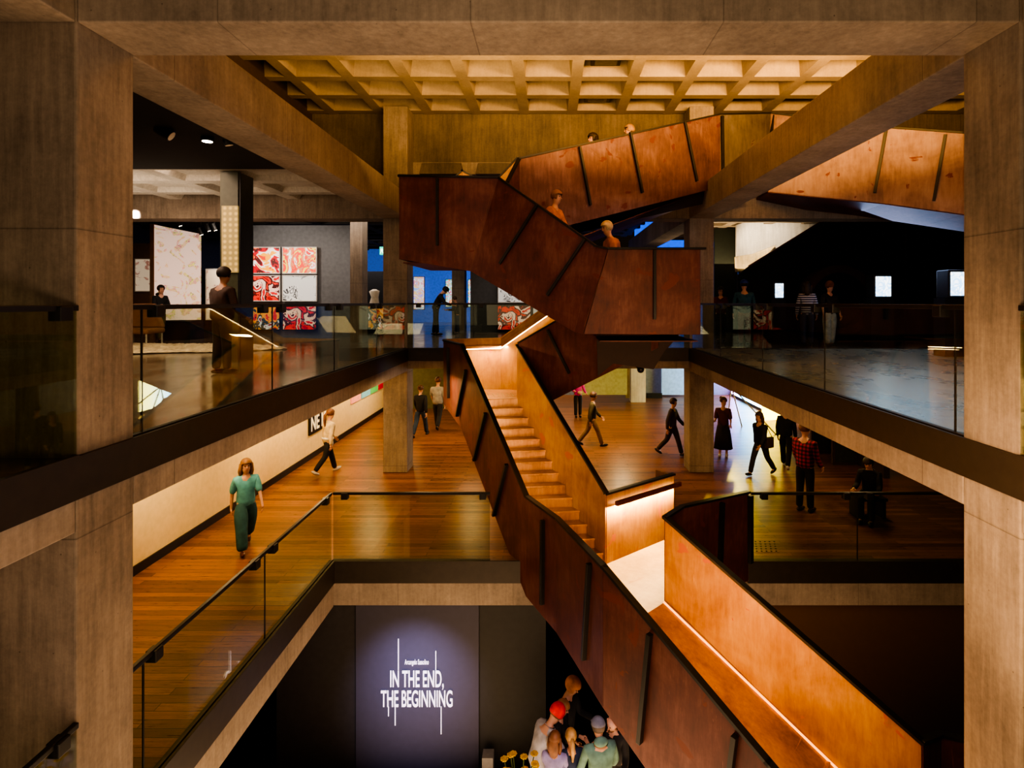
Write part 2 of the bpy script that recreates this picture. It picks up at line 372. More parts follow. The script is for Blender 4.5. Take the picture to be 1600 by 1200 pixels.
# ================================================================ the weathering steel stair
stair = thing('steel_staircase', 'rusty folded weathering steel staircase zigzagging up through the void', 'staircase', (1.0, 9.5, -3.55))
based(stair)
def hP(X, Y, h): return Vector((X, Y, EYE+h))
def panel(pts, mat=RUST, t=.035, name='parapet_panel', label=None):
    o = MB().plate(pts, t).build(name, mat, stair, bevel=.004)
    if label: o['label'] = label
    return o
def coping(pts, w=.085, t=.035, mat=BLK):
    mb = MB()
    for a, b in zip(pts[:-1], pts[1:]):
        a = Vector(a)+Vector((0,0,t/2)); b = Vector(b)+Vector((0,0,t/2)); d = (b-a).normalized()*.02
        mb.bar(a-d, b+d, w, t)
    return mb.build('coping', mat, stair)
def on_plane(px, py, tri, off=.03):
    a, b, c = [Vector(p) for p in tri]; n = (b-a).cross(c-a).normalized()
    o = Vector((0,0,EYE)); d = V(px, py, 1.0)-o
    k = (a-o).dot(n)/d.dot(n); p = o+d*k
    if n.dot(o-a) < 0: n = -n
    return p+n*off
def rib(p0, p1, tri, w=.045, d=.07, mat=BLK, name='stiffener_rib'):
    a = on_plane(*p0, tri, d/2+.012); b = on_plane(*p1, tri, d/2+.012)
    A, B, C = [Vector(p) for p in tri]; n = (B-A).cross(C-A).normalized()
    return MB().bar(a, b, w, d, up=n).build(name, mat, stair, bevel=.004)
def seam(p0, p1, tri): return rib(p0, p1, tri, .008, .006, mat=plain('seam_line', (.16, .07, .04), .5, .5), name='weld_seam')
def lerp(a, b, t): return Vector(a)*(1-t)+Vector(b)*t
def flight(TL, TR, BL, BR, n, mat=TREAD):
    mb = MB(); TL, TR, BL, BR = map(Vector, (TL, TR, BL, BR)); r = (TL.z-BL.z)/n
    for i in range(1, n):
        t0, t1 = (i-1)/(n-1), i/(n-1); z = TL.z-i*r
        a, b = lerp(TL, BL, t0), lerp(TR, BR, t0); c, d = lerp(TR, BR, t1), lerp(TL, BL, t1)
        nose = (c-b); nose.z = 0; nose = nose.normalized()*.02
        quad = [(a.x, a.y), (b.x, b.y), (c.x+nose.x, c.y+nose.y), (d.x+nose.x, d.y+nose.y)]
        mb.hexa([(x, y, z-.035) for x, y in quad], [(x, y, z) for x, y in quad])
        # riser below the nose of this tread
        mb.hexa([(d.x, d.y, z-r-.01), (c.x, c.y, z-r-.01), (c.x-nose.x, c.y-nose.y, z-r-.01), (d.x-nose.x, d.y-nose.y, z-r-.01)],
                [(d.x, d.y, z-.03), (c.x, c.y, z-.03), (c.x-nose.x, c.y-nose.y, z-.03), (d.x-nose.x, d.y-nose.y, z-.03)])
    a, b = TL, TR; nn = (BL-TL); nn.z = 0; nn = nn.normalized()*.02
    mb.hexa([(a.x, a.y, a.z-r-.01), (b.x, b.y, b.z-r-.01), (b.x+nn.x, b.y+nn.y, b.z-r-.01), (a.x+nn.x, a.y+nn.y, a.z-r-.01)],
            [(a.x, a.y, a.z-.004), (b.x, b.y, b.z-.004), (b.x+nn.x, b.y+nn.y, b.z-.004), (a.x+nn.x, a.y+nn.y, a.z-.004)])
    o = mb.build('steps', mat, stair, bevel=.006)
    dz = Vector((0,0,.38))
    MB().plate([TL-dz, TR-dz, BR-dz, BL-dz], .02).build('soffit_plate', RUST, stair)
    return o
def landing(pts, Z, drop=.42, mat=TREAD):
    o = MB().hexa([(p[0], p[1], Z-.05) for p in pts], [(p[0], p[1], Z) for p in pts]).build('landing', mat, stair)
    MB().hexa([(p[0], p[1], Z-drop-.02) for p in pts], [(p[0], p[1], Z-drop) for p in pts]).build('soffit_plate', RUST, stair)
    return o
def wall_under(top, height, mat=RUST, label=None):
    """vertical panels hanging from a top polyline, one panel mesh per bay"""
    hs = height if isinstance(height, (list, tuple)) else [height]*len(top); out = []
    for (a, ha), (b, hb) in zip(list(zip(top, hs))[:-1], list(zip(top, hs))[1:]):
        out.append((a, b, b-Vector((0,0,hb)), a-Vector((0,0,ha)))); panel(out[-1], mat, label=label)
    return out

# ---- flight 1 (lit, upper landing L1 down to the timber floor level)
zL1 = H(-2.02)
L1fr = Vector((-.64, 12.10, 0)); L1fl = Vector((-1.78, 11.90, 0)); L1bl = Vector((-2.42, 13.35, 0)); L1br = Vector((-.62, 13.45, 0))
# left outer parapet: box end, flight, bend, landing, flight 0 (one long run towards the camera)
T0 = V(694, 533, 13.30); T1 = V(722, 540, 11.90); T2 = V(823, 777, 9.44); T3 = V(871, 812, 8.47); T4 = V(944, 888, 6.86); T5 = V(1200, 1193, 5.40)
d5 = (T5-T4).normalized(); T6 = T5+d5*1.3
bays = wall_under([T0, T1, T2, T3, T4, T5, T6], [1.45, 1.72, 1.62, 1.66, 1.66, 1.66, 1.66])
coping([T0, T1, T2, T3, T4, T5, T6])
rib((703, 543), (704, 622), bays[0][:3]); rib((731, 578), (717, 650), bays[1][:3]); rib((762, 645), (744, 719), bays[1][:3], .05); rib((795, 725), (775, 805), bays[1][:3], .05)
rib((852, 812), (851, 943), bays[2][:3], .055); rib((926, 880), (917, 1029), bays[3][:3], .055)
rib((1019, 988), (1003, 1157), bays[4][:3], .055); rib((1152, 1146), (1141, 1230), bays[4][:3], .055)
seam((893, 846), (890, 1000), bays[3][:3]); seam((744, 600), (730, 680), bays[1][:3])
# right inner wall of flight 1
R0 = V(806, 541, 12.10); R1 = V(945, 771, 9.56)
R0 = Vector((L1fr.x-.01, 12.12, R0.z)); R1 = Vector((.955, 9.56, R1.z))
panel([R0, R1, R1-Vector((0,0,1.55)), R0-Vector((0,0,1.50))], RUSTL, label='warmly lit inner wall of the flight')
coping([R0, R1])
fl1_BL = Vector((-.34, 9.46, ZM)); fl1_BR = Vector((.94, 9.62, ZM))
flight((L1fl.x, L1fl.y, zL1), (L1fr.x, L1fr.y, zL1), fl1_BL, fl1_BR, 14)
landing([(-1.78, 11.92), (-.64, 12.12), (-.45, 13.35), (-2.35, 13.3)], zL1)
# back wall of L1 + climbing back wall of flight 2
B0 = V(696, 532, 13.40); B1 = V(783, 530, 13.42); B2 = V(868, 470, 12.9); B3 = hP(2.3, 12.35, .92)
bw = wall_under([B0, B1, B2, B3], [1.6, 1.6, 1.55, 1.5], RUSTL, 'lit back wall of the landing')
coping([T0, B0+Vector((0,0,0))]); coping([B0, B1, B2, B3], mat=RUSTL)
def hand(pts, off=.10, r=(.06, .07)):
    mb = MB()
    for a, b in zip(pts[:-1], pts[1:]): mb.bar(a, b, *r)
    return mb.build('handrail', RUST if False else BLK, stair, bevel=.01)
def strip(pts):
    mb = MB()
    for a, b in zip(pts[:-1], pts[1:]): mb.bar(Vector(a)-Vector((0,0,.045)), Vector(b)-Vector((0,0,.045)), .03, .012)
    return mb.build('light_strip', WARMG, stair)
k = Vector((0, -.12, -.16))
hp = [B0+k+Vector((.25,0,0)), B1+k, B2+k, lerp(B2, B3, .6)+k]
MBh = MB()
for a, b in zip(hp[:-1], hp[1:]): MBh.bar(a, b, .055, .07)
MBh.build('handrail', TREAD, stair, bevel=.01); strip(hp)
# ---- flight 2 (behind), L1 up to L2
zL2 = H(-.22)
F2a = Vector((-.62, 12.10, H(-.87))); F2b = hP(2.1, 11.0, .75)
f2 = panel([F2a, F2b, F2b-Vector((0,0,1.62)), F2a-Vector((0,0,1.55))], RUST); coping([F2a, F2b])
f2t = [F2a, F2b, F2b-Vector((0,0,1.62))]
rib((857, 515), (891, 583), f2t, .05)
k2 = Vector((0, .10, -.14)); hq = [F2a+k2+Vector((.1,0,.05)), lerp(F2a, F2b, .95)+k2]
MB().bar(hq[0], hq[1], .05, .05).build('handrail', TREAD, stair); strip(hq)
flight((2.1, 12.35, zL2), (1.95, 11.05, zL2), (-.40, 13.33, zL1), (-.60, 12.15, zL1), 12)
landing([(.85, 9.55), (2.48, 9.55), (2.48, 12.3), (1.95, 12.3), (1.95, 10.9), (.85, 10.9)], zL2)
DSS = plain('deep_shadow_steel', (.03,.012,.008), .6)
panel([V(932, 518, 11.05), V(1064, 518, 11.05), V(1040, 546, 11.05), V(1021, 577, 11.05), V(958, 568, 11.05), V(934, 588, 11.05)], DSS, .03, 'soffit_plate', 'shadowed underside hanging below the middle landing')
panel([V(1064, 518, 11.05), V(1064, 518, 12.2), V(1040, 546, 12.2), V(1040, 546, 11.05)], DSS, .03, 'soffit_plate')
# ---- front run: L2 box, flight 3, L3 box (the big dark red panels)
A0 = V(625, 276, 10.5); A1 = V(779, 279, 10.5); A2 = V(931, 386, 9.62); A3 = V(950, 390, 9.5); A4 = V(1093, 390, 9.5)
C0 = V(625, 405, 10.5); C1 = V(736, 424, 10.5); C2 = V(898, 519, 9.62); C3 = V(912, 522, 9.55); C4 = V(1093, 523, 9.5)
A1b = V(795, 288, 10.42); 
panel([A0, A1, C1, C0], label='square end box of the upper landing')
panel([A1, A2, C2, C1], label='slanting panel between the two landings')
panel([A2, A3, C3, C2]); panel([A3, A4, C4, C3], label='square end box of the middle landing')
coping([A0, A1, A2, A3, A4+Vector((.08, 0, 0))])
rib((684, 280), (684, 384), (A0, A1, C1)); rib((841, 321), (783, 413), (A1, A2, C2)); rib((915, 375), (857, 462), (A1, A2, C2)); rib((1022, 392), (1022, 499), (A3, A4, C4))
seam((771, 290), (737, 415), (A0, A1, C1)); seam((950, 395), (913, 510), (A3, A4, C4))
# side cheeks and back parapets
Rz = Vector((0, 3.0, 0))
panel([A4, A4+Vector((0, 2.8, 0)), A4+Vector((0, 2.8, -1.41)), C4]); coping([A4, A4+Vector((0, 2.8, 0))])
panel([A0, A0+Vector((0, 2.6, 0)), A0+Vector((0, 2.6, -1.5)), C0]); coping([A0, A0+Vector((0, 2.6, 0))])
zL3 = H(1.15)
landing([(-2.66, 10.55), (-.85, 10.55), (-.75, 11.25), (-.9, 13.0), (-2.66, 13.0)], zL3)
flight((-.85, 11.85, zL3), (-.85, 10.5, zL3), (.88, 10.95, zL2), (.80, 9.68, zL2), 8)
# back parapet of L3: a gable with a lit handrail peeks over the left box
G0 = hP(-2.66, 13.02, 2.3); G1 = hP(-1.95, 13.02, 2.95); G2 = hP(-1.3, 13.02, 2.60); G3 = hP(-.7, 12.9, 3.2)
for a, b in ((G0, G1), (G1, G2), (G2, G3)): panel([a, b, Vector((b.x, b.y, H(.85))), Vector((a.x, a.y, H(.85)))], RUSTL)
coping([G0, G1, G2, G3])
strip([G1+Vector((.05,-.1,-.12)), G2+Vector((0,-.1,-.12))])
# ---- flight 4, rising right to the third floor
D0 = V(793, 285, 10.95); D1 = V(811, 249, 11.2); D2 = V(1124, 180, 13.2)
E1 = V(824, 360, 11.2); E2 = V(1126, 292, 13.2)
fA = [D1, D2, E2, V(811, 372, 11.2)]
RUSTB = mat_rust('brown_weathered_steel', (.065, .026, .022), (.13, .058, .048), (.22, .125, .11), (.12, .03, .022))
panel(fA, RUSTB, label='long rising panel below the third floor')
panel([D0, D1, V(811, 372, 11.2), V(793, 392, 10.95)]); coping([D0, D1, D2])
# dark underside lip
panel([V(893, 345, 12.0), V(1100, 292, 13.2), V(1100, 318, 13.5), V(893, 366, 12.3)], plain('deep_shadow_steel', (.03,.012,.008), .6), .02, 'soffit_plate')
rib((904, 230), (921, 321), fA[:3]); rib((983, 207), (1002, 302), fA[:3]); rib((1068, 191), (1087, 284), fA[:3]); seam((827, 250), (838, 305), fA[:3]); seam((1106, 188), (1114, 290), fA[:3])
D3 = V(1204, 178, 14.0); D3b = V(1240, 184, 14.0)
E3 = D3-Vector((0,0,1.75))
panel([D2, D3, E3, E2], mat_rust('mill_scale_steel', (.10, .075, .055), (.17, .14, .105), (.25, .21, .17), (.12, .04, .02), rough=.4, metal=.5), label='grey mill scale panel beside the long beam')
rib((1126, 182), (1127, 290), (D2, D3, E3), .06); seam((1178, 180), (1175, 225), (D2, D3, E3)); rib((1206, 181), (1202, 215), (D2, D3, E3), .05)
D4 = V(1380, 200, 13.0); D5 = V(1505, 209, 12.2); D6 = D5+(D5-D4).normalized()*3.0
E3r = V(1200, 300, 13.9); E4 = V(1380, 318, 13.0); E5 = V(1505, 335, 12.2); E6 = E5+(E5-E4).normalized()*3.0
RUSTP = mat_rust('pale_weathered_steel', (.14, .075, .058), (.24, .145, .115), (.33, .225, .185), (.15, .035, .025))
panel([D3, D4, E4, E3r], RUSTP, label='pale rusty bridge panel right of the long beam'); panel([D4, D5, E5, E4], RUSTP); panel([D5, D6, E6, E5], RUSTP)
coping([D2, D3, D4, D5, D6])
dk = Vector((0, 1.3, -.05))
for a, b in ((E3r, E4), (E4, E5), (E5, E6)): panel([a, b, b+dk, a+dk], RUST, name='soffit_plate')
rib((1284, 245), (1276, 291), (D3, D4, E4), .06); rib((1385, 203), (1367, 302), (D4, D5, E5), .06); rib((1477, 211), (1459, 314), (D4, D5, E5), .06)
# third-level walking surface behind flight 4 panel
flight((3.4, 14.2, ZT), (3.1, 13.1, ZT), (-.55, 12.7, zL3), (-.75, 11.4, zL3), 9)
landing([(3.1, 13.1), (4.0, 13.4), (5.0, 14.1), (5.0, 15.2), (3.9, 15.2), (3.4, 14.2)], ZT, drop=.2)
# ---- landing L0 at the timber floor, lit box wall with handrail
W0 = Vector((.955, 9.57, H(-3.20))); W1 = Vector((2.32, 10.72, H(-3.22)))
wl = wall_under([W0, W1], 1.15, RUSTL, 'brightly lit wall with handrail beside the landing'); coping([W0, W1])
wall_under([W1, W1+Vector((-.25, .35, 0))], 1.15, RUSTL)
nrm = Vector((.64, -.76, 0))
h0, h1 = lerp(W0, W1, .06)+nrm*.13-Vector((0,0,.14)), lerp(W0, W1, 1.03)+nrm*.13-Vector((0,0,.14))
MB().bar(h0, h1, .06, .08).build('handrail', RUST, stair, bevel=.012)
MB().bar(h0+Vector((0,0,-.05))-nrm*.03, h1+Vector((0,0,-.05))-nrm*.03, .03, .012).build('light_strip', WARMG, stair)
LND = mat_rust('lit_tone_landing', (.30, .20, .10), (.42, .29, .15), (.52, .39, .22), (.36, .22, .1), rough=.4, metal=.1)  # paler than the treads, the light on the landing is in the colour
C0c = Vector((1.68, 8.28, H(-3.11))); Dd = Vector((2.05, 8.83, H(-3.15))); Ee = Vector((3.33, 9.62, H(-3.19)))
landing([(-.36, 9.42), (.13, 8.45), (.62, 7.15), (1.68, 8.24), (2.05, 8.83), (3.33, 9.62), (2.3, 10.70), (.955, 9.55)], ZM+.004, mat=LND)
e = wall_under([C0c, Dd, Ee], [1.65, 1.62, 1.45]); coping([C0c, Dd, Ee])
rib((1125, 784), (1121, 905), e[1][:3], .07); rib((1169, 773), (1169, 878), e[1][:3], .08); seam((1070, 800), (1069, 850), e[1][:3])
# ---- flight 0 right parapet + steps
Q1 = V(1440, 1160, 6.40); Q2 = hP(4.5, 6.62, -4.98); Q3 = hP(5.9, 6.2, -5.05)
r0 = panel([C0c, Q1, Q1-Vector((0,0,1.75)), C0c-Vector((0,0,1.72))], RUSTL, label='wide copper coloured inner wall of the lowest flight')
coping([C0c, Q1], w=.11); wall_under([Q1, Q2, Q3], [1.75, 1.7, 1.7]); coping([Q1, Q2, Q3])
zLm = ZM-2.0
TRl = Vector((.60, 7.18, ZM)); TRr = Vector((1.68, 8.22, ZM))
flight(TRl, TRr, (3.0, 4.45, zLm), (4.42, 6.28, zLm), 12, TREAD)
# smooth sloping steel deck over the treads with a thin glowing line at the wall
up_ = Vector((0,0,.075)); fl_a, fl_b, fl_c, fl_d = TRl+up_, TRr+up_, Vector((4.42, 6.28, zLm))+up_, Vector((3.0, 4.45, zLm))+up_
MB().plate([fl_a, fl_b, fl_c, fl_d], .02).build('sloping_deck', TREAD, stair)
o_ = Vector((-.05,-.06,.03)); MB().bar(fl_b+o_, fl_c+o_, .02, .02).build('light_strip', glow('amber_line', (1,.42,.12), 1.6), stair)
landing([(3.0, 4.45), (4.42, 6.28), (5.9, 6.1), (5.9, 4.3), (4.0, 3.6)], zLm)
flight((5.85, 6.05, zLm), (5.85, 4.35, zLm), (8.3, 6.05, ZG), (8.3, 4.35, ZG), 9)
# ---- tactile plates
def tactile(c, u, v, nu, nv, parent, z, mat, plate_mat):
    """thin plate with individually fixed studs"""
    u = Vector(u); v = Vector(v); c = Vector((c[0], c[1], 0)); q = [c-u*.6-v*.6, c+u*(nu-.4)-v*.6, c+u*(nu-.4)+v*(nv-.4), c-u*.6+v*(nv-.4)]
    pl = MB().hexa([(p.x, p.y, z) for p in q], [(p.x, p.y, z+.003) for p in q]).build('tactile_plate', plate_mat, parent)
    base = Vector(parent['_base']) if parent is not None else Vector((0,0,0)); first = None
    for i in range(nu):
        for j in range(nv):
            p = c+u*i+v*j
            if first is None:
                first = MB().tube([(0,0,0), (0,0,.009)], .017, 8).build('stud', mat); st = first
            else: st = first.copy(); COL.objects.link(st)
            st.parent = pl; st.location = Vector((p.x, p.y, z))-base
    return pl
tactile((-1.55, 12.2), (.10, .018, 0), (-.02, .10, 0), 9, 5, stair, zL1+.001, plain('steel_studs', (.5,.42,.3), .35, .6), TREAD)
tactile((.95, 7.78), (.075, .07, 0), (-.035, .085, 0), 6, 8, stair, ZM+.006, BLK, LND)
tag(tactile((3.55, 10.05), (.085, 0, 0), (.03, .1, 0), 6, 5, None, ZM+.001, BLK, WOOD), 'patch of black tactile studs on the timber floor beside the stair exit', 'tactile paving')

# ================================================================ glass balustrades
def balustrade(name, label, p0, p1, z, joints, brackets, htop=1.13, far_tint=GLASS, rail=True):
    """p0,p1 plan ends; joints/brackets are fractions along"""
    p0 = Vector((*p0, z)); p1 = Vector((*p1, z)); d = (p1-p0); n = Vector((-d.y, d.x, 0)).normalized()
    t = based(thing(name, label, 'railing', p0))
    js = [0]+list(joints)+[1]; g = .006/d.length
    for a, b in zip(js[:-1], js[1:]):
        q0 = p0+d*(a+g); q1 = p0+d*(b-g); 
        MB().plate([q0, q1, q1+Vector((0,0,htop)), q0+Vector((0,0,htop))], .014).build('glass_panel', far_tint, t)
    for j in joints:
        q = p0+d*j; MB().bar(q, q+Vector((0,0,htop)), .012, .016).build('joint_seal', BLK, t)
    hz = Vector((0,0,htop+.01)); MB().bar(p0+hz, p1+hz, .045, .045).build('handrail', BLK, t, bevel=.006)
    for f in brackets:
        q = p0+d*f+Vector((0,0,htop-.03)); u = d.normalized()*.055
        MB().bar(q-u, q+u, .10, .11).build('bracket', BLK, t, bevel=.008)
    # channel at the foot
    MB().bar(p0+Vector((0,0,.012)), p1+Vector((0,0,.012)), .05, .024).build('base_channel', FASC, t)
    return t
def fr(y0, y1, *ys): return [(y-y0)/(y1-y0) for y in ys]
XR = 3.645
for s, w in ((-1, 'left'), (1, 'right')):
    balustrade('glass_balustrade', f'long glass balustrade with dark handrail along the {w} upper floor edge', (s*XR, 5.02), (s*XR, 14.65), ZU+.005,
               fr(5.02, 14.65, 5.16, 7.6, 9.8, 12.2), fr(5.02, 14.65, 5.35, 7.35, 7.85, 9.55, 10.05, 11.95, 12.45))
    balustrade('glass_balustrade', f'glass balustrade in front of the {w} foreground column, upper floor', (s*XR*.985, .3), (s*XR*.985, 4.38), ZU+.005, fr(.3, 4.38, 2.4), fr(.3, 4.38, 2.2, 2.6, 4.24))
balustrade('glass_balustrade', 'glass balustrade across the far edge of the upper floor behind the stair', (-3.58, 14.62), (3.58, 14.62), ZU+.005, fr(-3.58, 3.58, -1.9, 0, 1.9), fr(-3.58, 3.58, -3.3, -2.1, -1.7, -.2, .2))
balustrade('glass_balustrade', 'diagonal looking glass balustrade along the left timber walkway', (-XR, 5.02), (-XR, 9.66), ZM+.005, fr(5.02, 9.66, 5.18, 7.4), fr(5.02, 9.66, 5.33, 7.15, 7.62, 9.42), htop=1.12)
balustrade('glass_balustrade', 'glass balustrade at the bottom left corner in front of the column', (-XR*.985, 1.0), (-XR*.985, 4.38), ZM+.005, fr(1, 4.38, 2.4), fr(1, 4.38, 2.2, 4.22), htop=1.12)
balustrade('glass_balustrade', 'glass balustrade crossing the timber floor left of the stair', (-3.62, 9.68), (-.98, 9.68), ZM+.005, [], fr(-3.62, -.98, -3.42, -1.1), htop=1.12)
balustrade('glass_balustrade', 'glass balustrade crossing the timber floor right of the stair', (3.40, 9.68), (8.6, 9.68), ZM+.005, fr(3.4, 8.6, 5.19), fr(3.4, 8.6, 3.62, 5.0, 5.38), htop=1.12)
# ================================================================ people
def skin(verts, edges, radii, sub=1):
    me = bpy.data.meshes.new('tmp'); bm = bmesh.new(); ly = bm.verts.layers.skin.verify()
    bv = [bm.verts.new(v) for v in verts]
    for a, b in edges: bm.edges.new((bv[a], bv[b]))
    for v, r in zip(bv, radii):
        v[ly].radius = r if isinstance(r, tuple) else (r, r)
    bv[0][ly].use_root = True
    bm.to_mesh(me); bm.free()
    o = bpy.data.objects.new('tmp', me); COL.objects.link(o)
    m = o.modifiers.new('skin', 'SKIN'); m.use_smooth_shade = True
    s = o.modifiers.new('sub', 'SUBSURF'); s.levels = sub; s.render_levels = sub
    dg = bpy.context.evaluated_depsgraph_get(); dg.update()
    ev = o.evaluated_get(dg); res = bpy.data.meshes.new_from_object(ev)
    vs = [v.co.copy() for v in res.vertices]; fs = [tuple(p.vertices) for p in res.polygons]
    bpy.data.objects.remove(o); bpy.data.meshes.remove(me); bpy.data.meshes.remove(res)
    return vs, fs
SKIN = plain('skin', (.55, .30, .20), .5, var=.05); SKIND = plain('tan_skin', (.36, .18, .11), .5, var=.05)
EYEM = plain('eye_dark', (.02, .015, .015), .3); LIP = plain('lips', (.45, .14, .12), .5)
def cloth(n, c): return plain('cloth_'+n, c, .85, var=.25)
def plaid():
    if 'plaid' in MATS: return MATS['plaid']
    m, nt, b, out = newmat('plaid'); L = nt.links.new; mp = coords(nt)
    sx = N(nt, 'ShaderNodeSeparateXYZ'); L(mp.outputs[0], sx.inputs[0]); res = []
    for ax in (0, 2):
        k = N(nt, 'ShaderNodeMath', operation='MULTIPLY', i_1=13.0); L(sx.outputs[ax], k.inputs[0])
        f = N(nt, 'ShaderNodeMath', operation='FRACT'); L(k.outputs[0], f.inputs[0]); g = N(nt, 'ShaderNodeMath', operation='GREATER_THAN', i_1=.5); L(f.outputs[0], g.inputs[0]); res.append(g)
    a = N(nt, 'ShaderNodeMath', operation='ADD'); L(res[0].outputs[0], a.inputs[0]); L(res[1].outputs[0], a.inputs[1])
    h = N(nt, 'ShaderNodeMath', operation='MULTIPLY', i_1=.5); L(a.outputs[0], h.inputs[0])
    r = ramp(nt, h.outputs[0], [(0, (.42, .015, .02)), (.4, (.13, .006, .008)), (.8, (.012, .008, .01))], 'CONSTANT'); L(r.outputs[0], b.inputs['Base Color']); b.inputs['Roughness'].default_value = .85
    MATS['plaid'] = m; return m
def stripes():
    if 'stripes' in MATS: return MATS['stripes']
    m, nt, b, out = newmat('stripes'); L = nt.links.new; mp = coords(nt)
    sx = N(nt, 'ShaderNodeSeparateXYZ'); L(mp.outputs[0], sx.inputs[0])
    k = N(nt, 'ShaderNodeMath', operation='MULTIPLY', i_1=17.0); L(sx.outputs[2], k.inputs[0]); f = N(nt, 'ShaderNodeMath', operation='FRACT'); L(k.outputs[0], f.inputs[0])
    r = ramp(nt, f.outputs[0], [(0, (.03, .035, .08)), (.65, (.6, .6, .65))], 'CONSTANT'); L(r.outputs[0], b.inputs['Base Color']); b.inputs['Roughness'].default_value = .85
    MATS['stripes'] = m; return m

def person(label, loc, face=0, height=1.72, lean=0, legs=((0, 0), (0, 0)), arms=((5, 15, 12), (5, 15, 12)), head=(0, 0), top=None, sleeves='long',
           bottom=None, skirt=None, shoe=None, hair='short', haircol=(.03, .018, .01), hat=None, hatcol=None, skinm=None, hood=False, waist=None, extra=None, build=1.0, group=None, cut=False, tee=None):
    """legs: (hip forward deg, knee bend) L,R; arms: (shoulder forward, elbow bend, outward) L,R; face: heading in degrees, 0 looks towards the camera"""
    sk = skinm or SKIN; S = height/1.75; R = math.radians
    root = thing('person', label, 'person', loc, R(face), group)
    def fwd(a): return Vector((0, -math.sin(R(a)), 0))+Vector((0, 0, math.cos(R(a))))
    # legs
    thigh, shin = .43, .42
    P = {}
    for s, (a, b) in zip((-1, 1), legs):
        hip = Vector((s*.09, 0, 0)); kn = hip+Vector((s*.01, -math.sin(R(a)), -math.cos(R(a))))*thigh
        an = kn+Vector((0, -math.sin(R(a-b)), -math.cos(R(a-b))))*shin; P[s] = (hip, kn, an, a-b)
    base = -min(P[-1][2].z, P[1][2].z)+.085
    for s in P: P[s] = tuple(q+Vector((0,0,base)) if isinstance(q, Vector) else q for q in P[s])
    pel = Vector((0, 0, base+.02)); u = fwd(lean)
    sp = pel+u*.17; ch = pel+fwd(lean)*.36; nk = ch+fwd(lean*1.05)*.14
    hu = fwd(lean+head[0]*.5); hb = nk+hu*.05
    V_, E_, R_ = [], [], []
    def v(p, r, par=None):
        V_.append(tuple(p*S)); R_.append(tuple(x*S for x in r) if isinstance(r, tuple) else r*S)
        if par is not None: E_.append((par, len(V_)-1))
        return len(V_)-1
    i0 = v(pel, (.13*build, .095*build)); i1 = v(sp, (.115*build, .085*build), i0); i2 = v(ch, (.135*build, .09*build), i1); i3 = v(nk, (.052, .055), i2)
    # head: jaw, face, crown
    ha = lean+head[0]; h_up = fwd(ha); f_dir = Vector((math.sin(R(head[1]))*math.cos(R(ha)), -math.cos(R(head[1]))*math.cos(R(ha)), -math.sin(R(ha))))
    jaw = hb+f_dir*.025; j = v(hb-hu*.01, .05, i3); j = v(jaw+h_up*.02, (.072, .082), j); cr = hb+h_up*.115+f_dir*.012
    j = v(cr, (.088, .106), j); j = v(cr+h_up*.065-f_dir*.008, (.068, .082), j)
    joints = {}
    for s, (a, b, o) in zip((-1, 1), arms):
        sh = ch+u*.045+Vector((s*.170*build, 0, 0)); d = Vector((s*math.sin(R(o)), -math.sin(R(a))*math.cos(R(o)), -math.cos(R(a))*math.cos(R(o)))); el = sh+d*.285
        d2 = Vector((s*math.sin(R(o*.3)), -math.sin(R(a+b)), -math.cos(R(a+b)))).normalized(); wr = el+d2*.25; pm = wr+d2*.075
        k = v(sh, .052, i2); k = v(sh*.5+el*.5, .044, k); k = v(el, .037, k); k = v(wr, .025, k); k = v(pm, (.036, .018), k); joints[s] = (sh, el, wr, pm, d2)
    for s in P:
        hip, kn, an, sa = P[s]
        k = v(hip, .085, i0); k = v(hip*.5+kn*.5, .073, k); k = v(kn, .052, k); k = v(kn*.55+an*.45, .05, k); k = v(an, .034, k)
        fd = Vector((0, -math.cos(R(max(-50, min(10, sa*.7)))), -abs(math.sin(R(min(0, sa*.7)))))); k = v(an+fd*.11-Vector((0,0,.045)), .03, k)
    vs, fs = skin(V_, E_, R_)
    b = MB(); b.add(vs, fs)
    # five fingers per hand
    for s, (sh, el, wr, pm, d2) in joints.items():
        side = Vector((0, -1, 0)) if abs(d2.z) > .6 else Vector((-s, 0, 0)); side = (side-d2*side.dot(d2)).normalized(); inn = d2.cross(side).normalized()
        if inn.x*s > 0: inn = -inn
        for q, (off, ln) in enumerate(((-.028, .062), (-.01, .078), (.01, .074), (.027, .058))):
            p = pm+side*-off; b.tube([(p)*S, (p+d2*ln*.5+inn*.008)*S, (p+d2*ln*.85+inn*.03)*S, (p+d2*ln+inn*.045)*S], [.0095*S, .009*S, .008*S, .005*S], 6)
        p = wr+d2*.03+side*.022; b.tube([p*S, (p+side*.03+d2*.025)*S, (p+side*.038+d2*.055+inn*.015)*S], [.012*S, .0105*S, .007*S], 6)
    # nose, ears
    rt = h_up.cross(f_dir).normalized(); fc = cr+f_dir*.083
    b.tube([(fc+h_up*.012)*S, (fc+f_dir*.02-h_up*.028)*S, (fc-h_up*.034)*S], [.007*S, .013*S, .009*S], 6)
    for s in (-1, 1): b.ball((cr+rt*s*.078-h_up*.012)*S, (.012*S, .02*S, .03*S), 8, 6)
    o = b.build('body', sk, root, smooth=True); o['label'] = 'face, neck and hands'
    ey = MB()
    for s in (-1, 1): ey.ball((fc+rt*s*.03+h_up*.012-f_dir*.006)*S, .0105*S, 8, 6)
    ey.build('eyes', EYEM, root, smooth=True)
    ml = MB(); ml.tube([(fc-rt*.024-h_up*.06-f_dir*.012)*S, (fc-h_up*.062+f_dir*.002)*S, (fc+rt*.024-h_up*.06-f_dir*.012)*S], .0065*S, 6); ml.build('mouth', LIP, root, smooth=True)
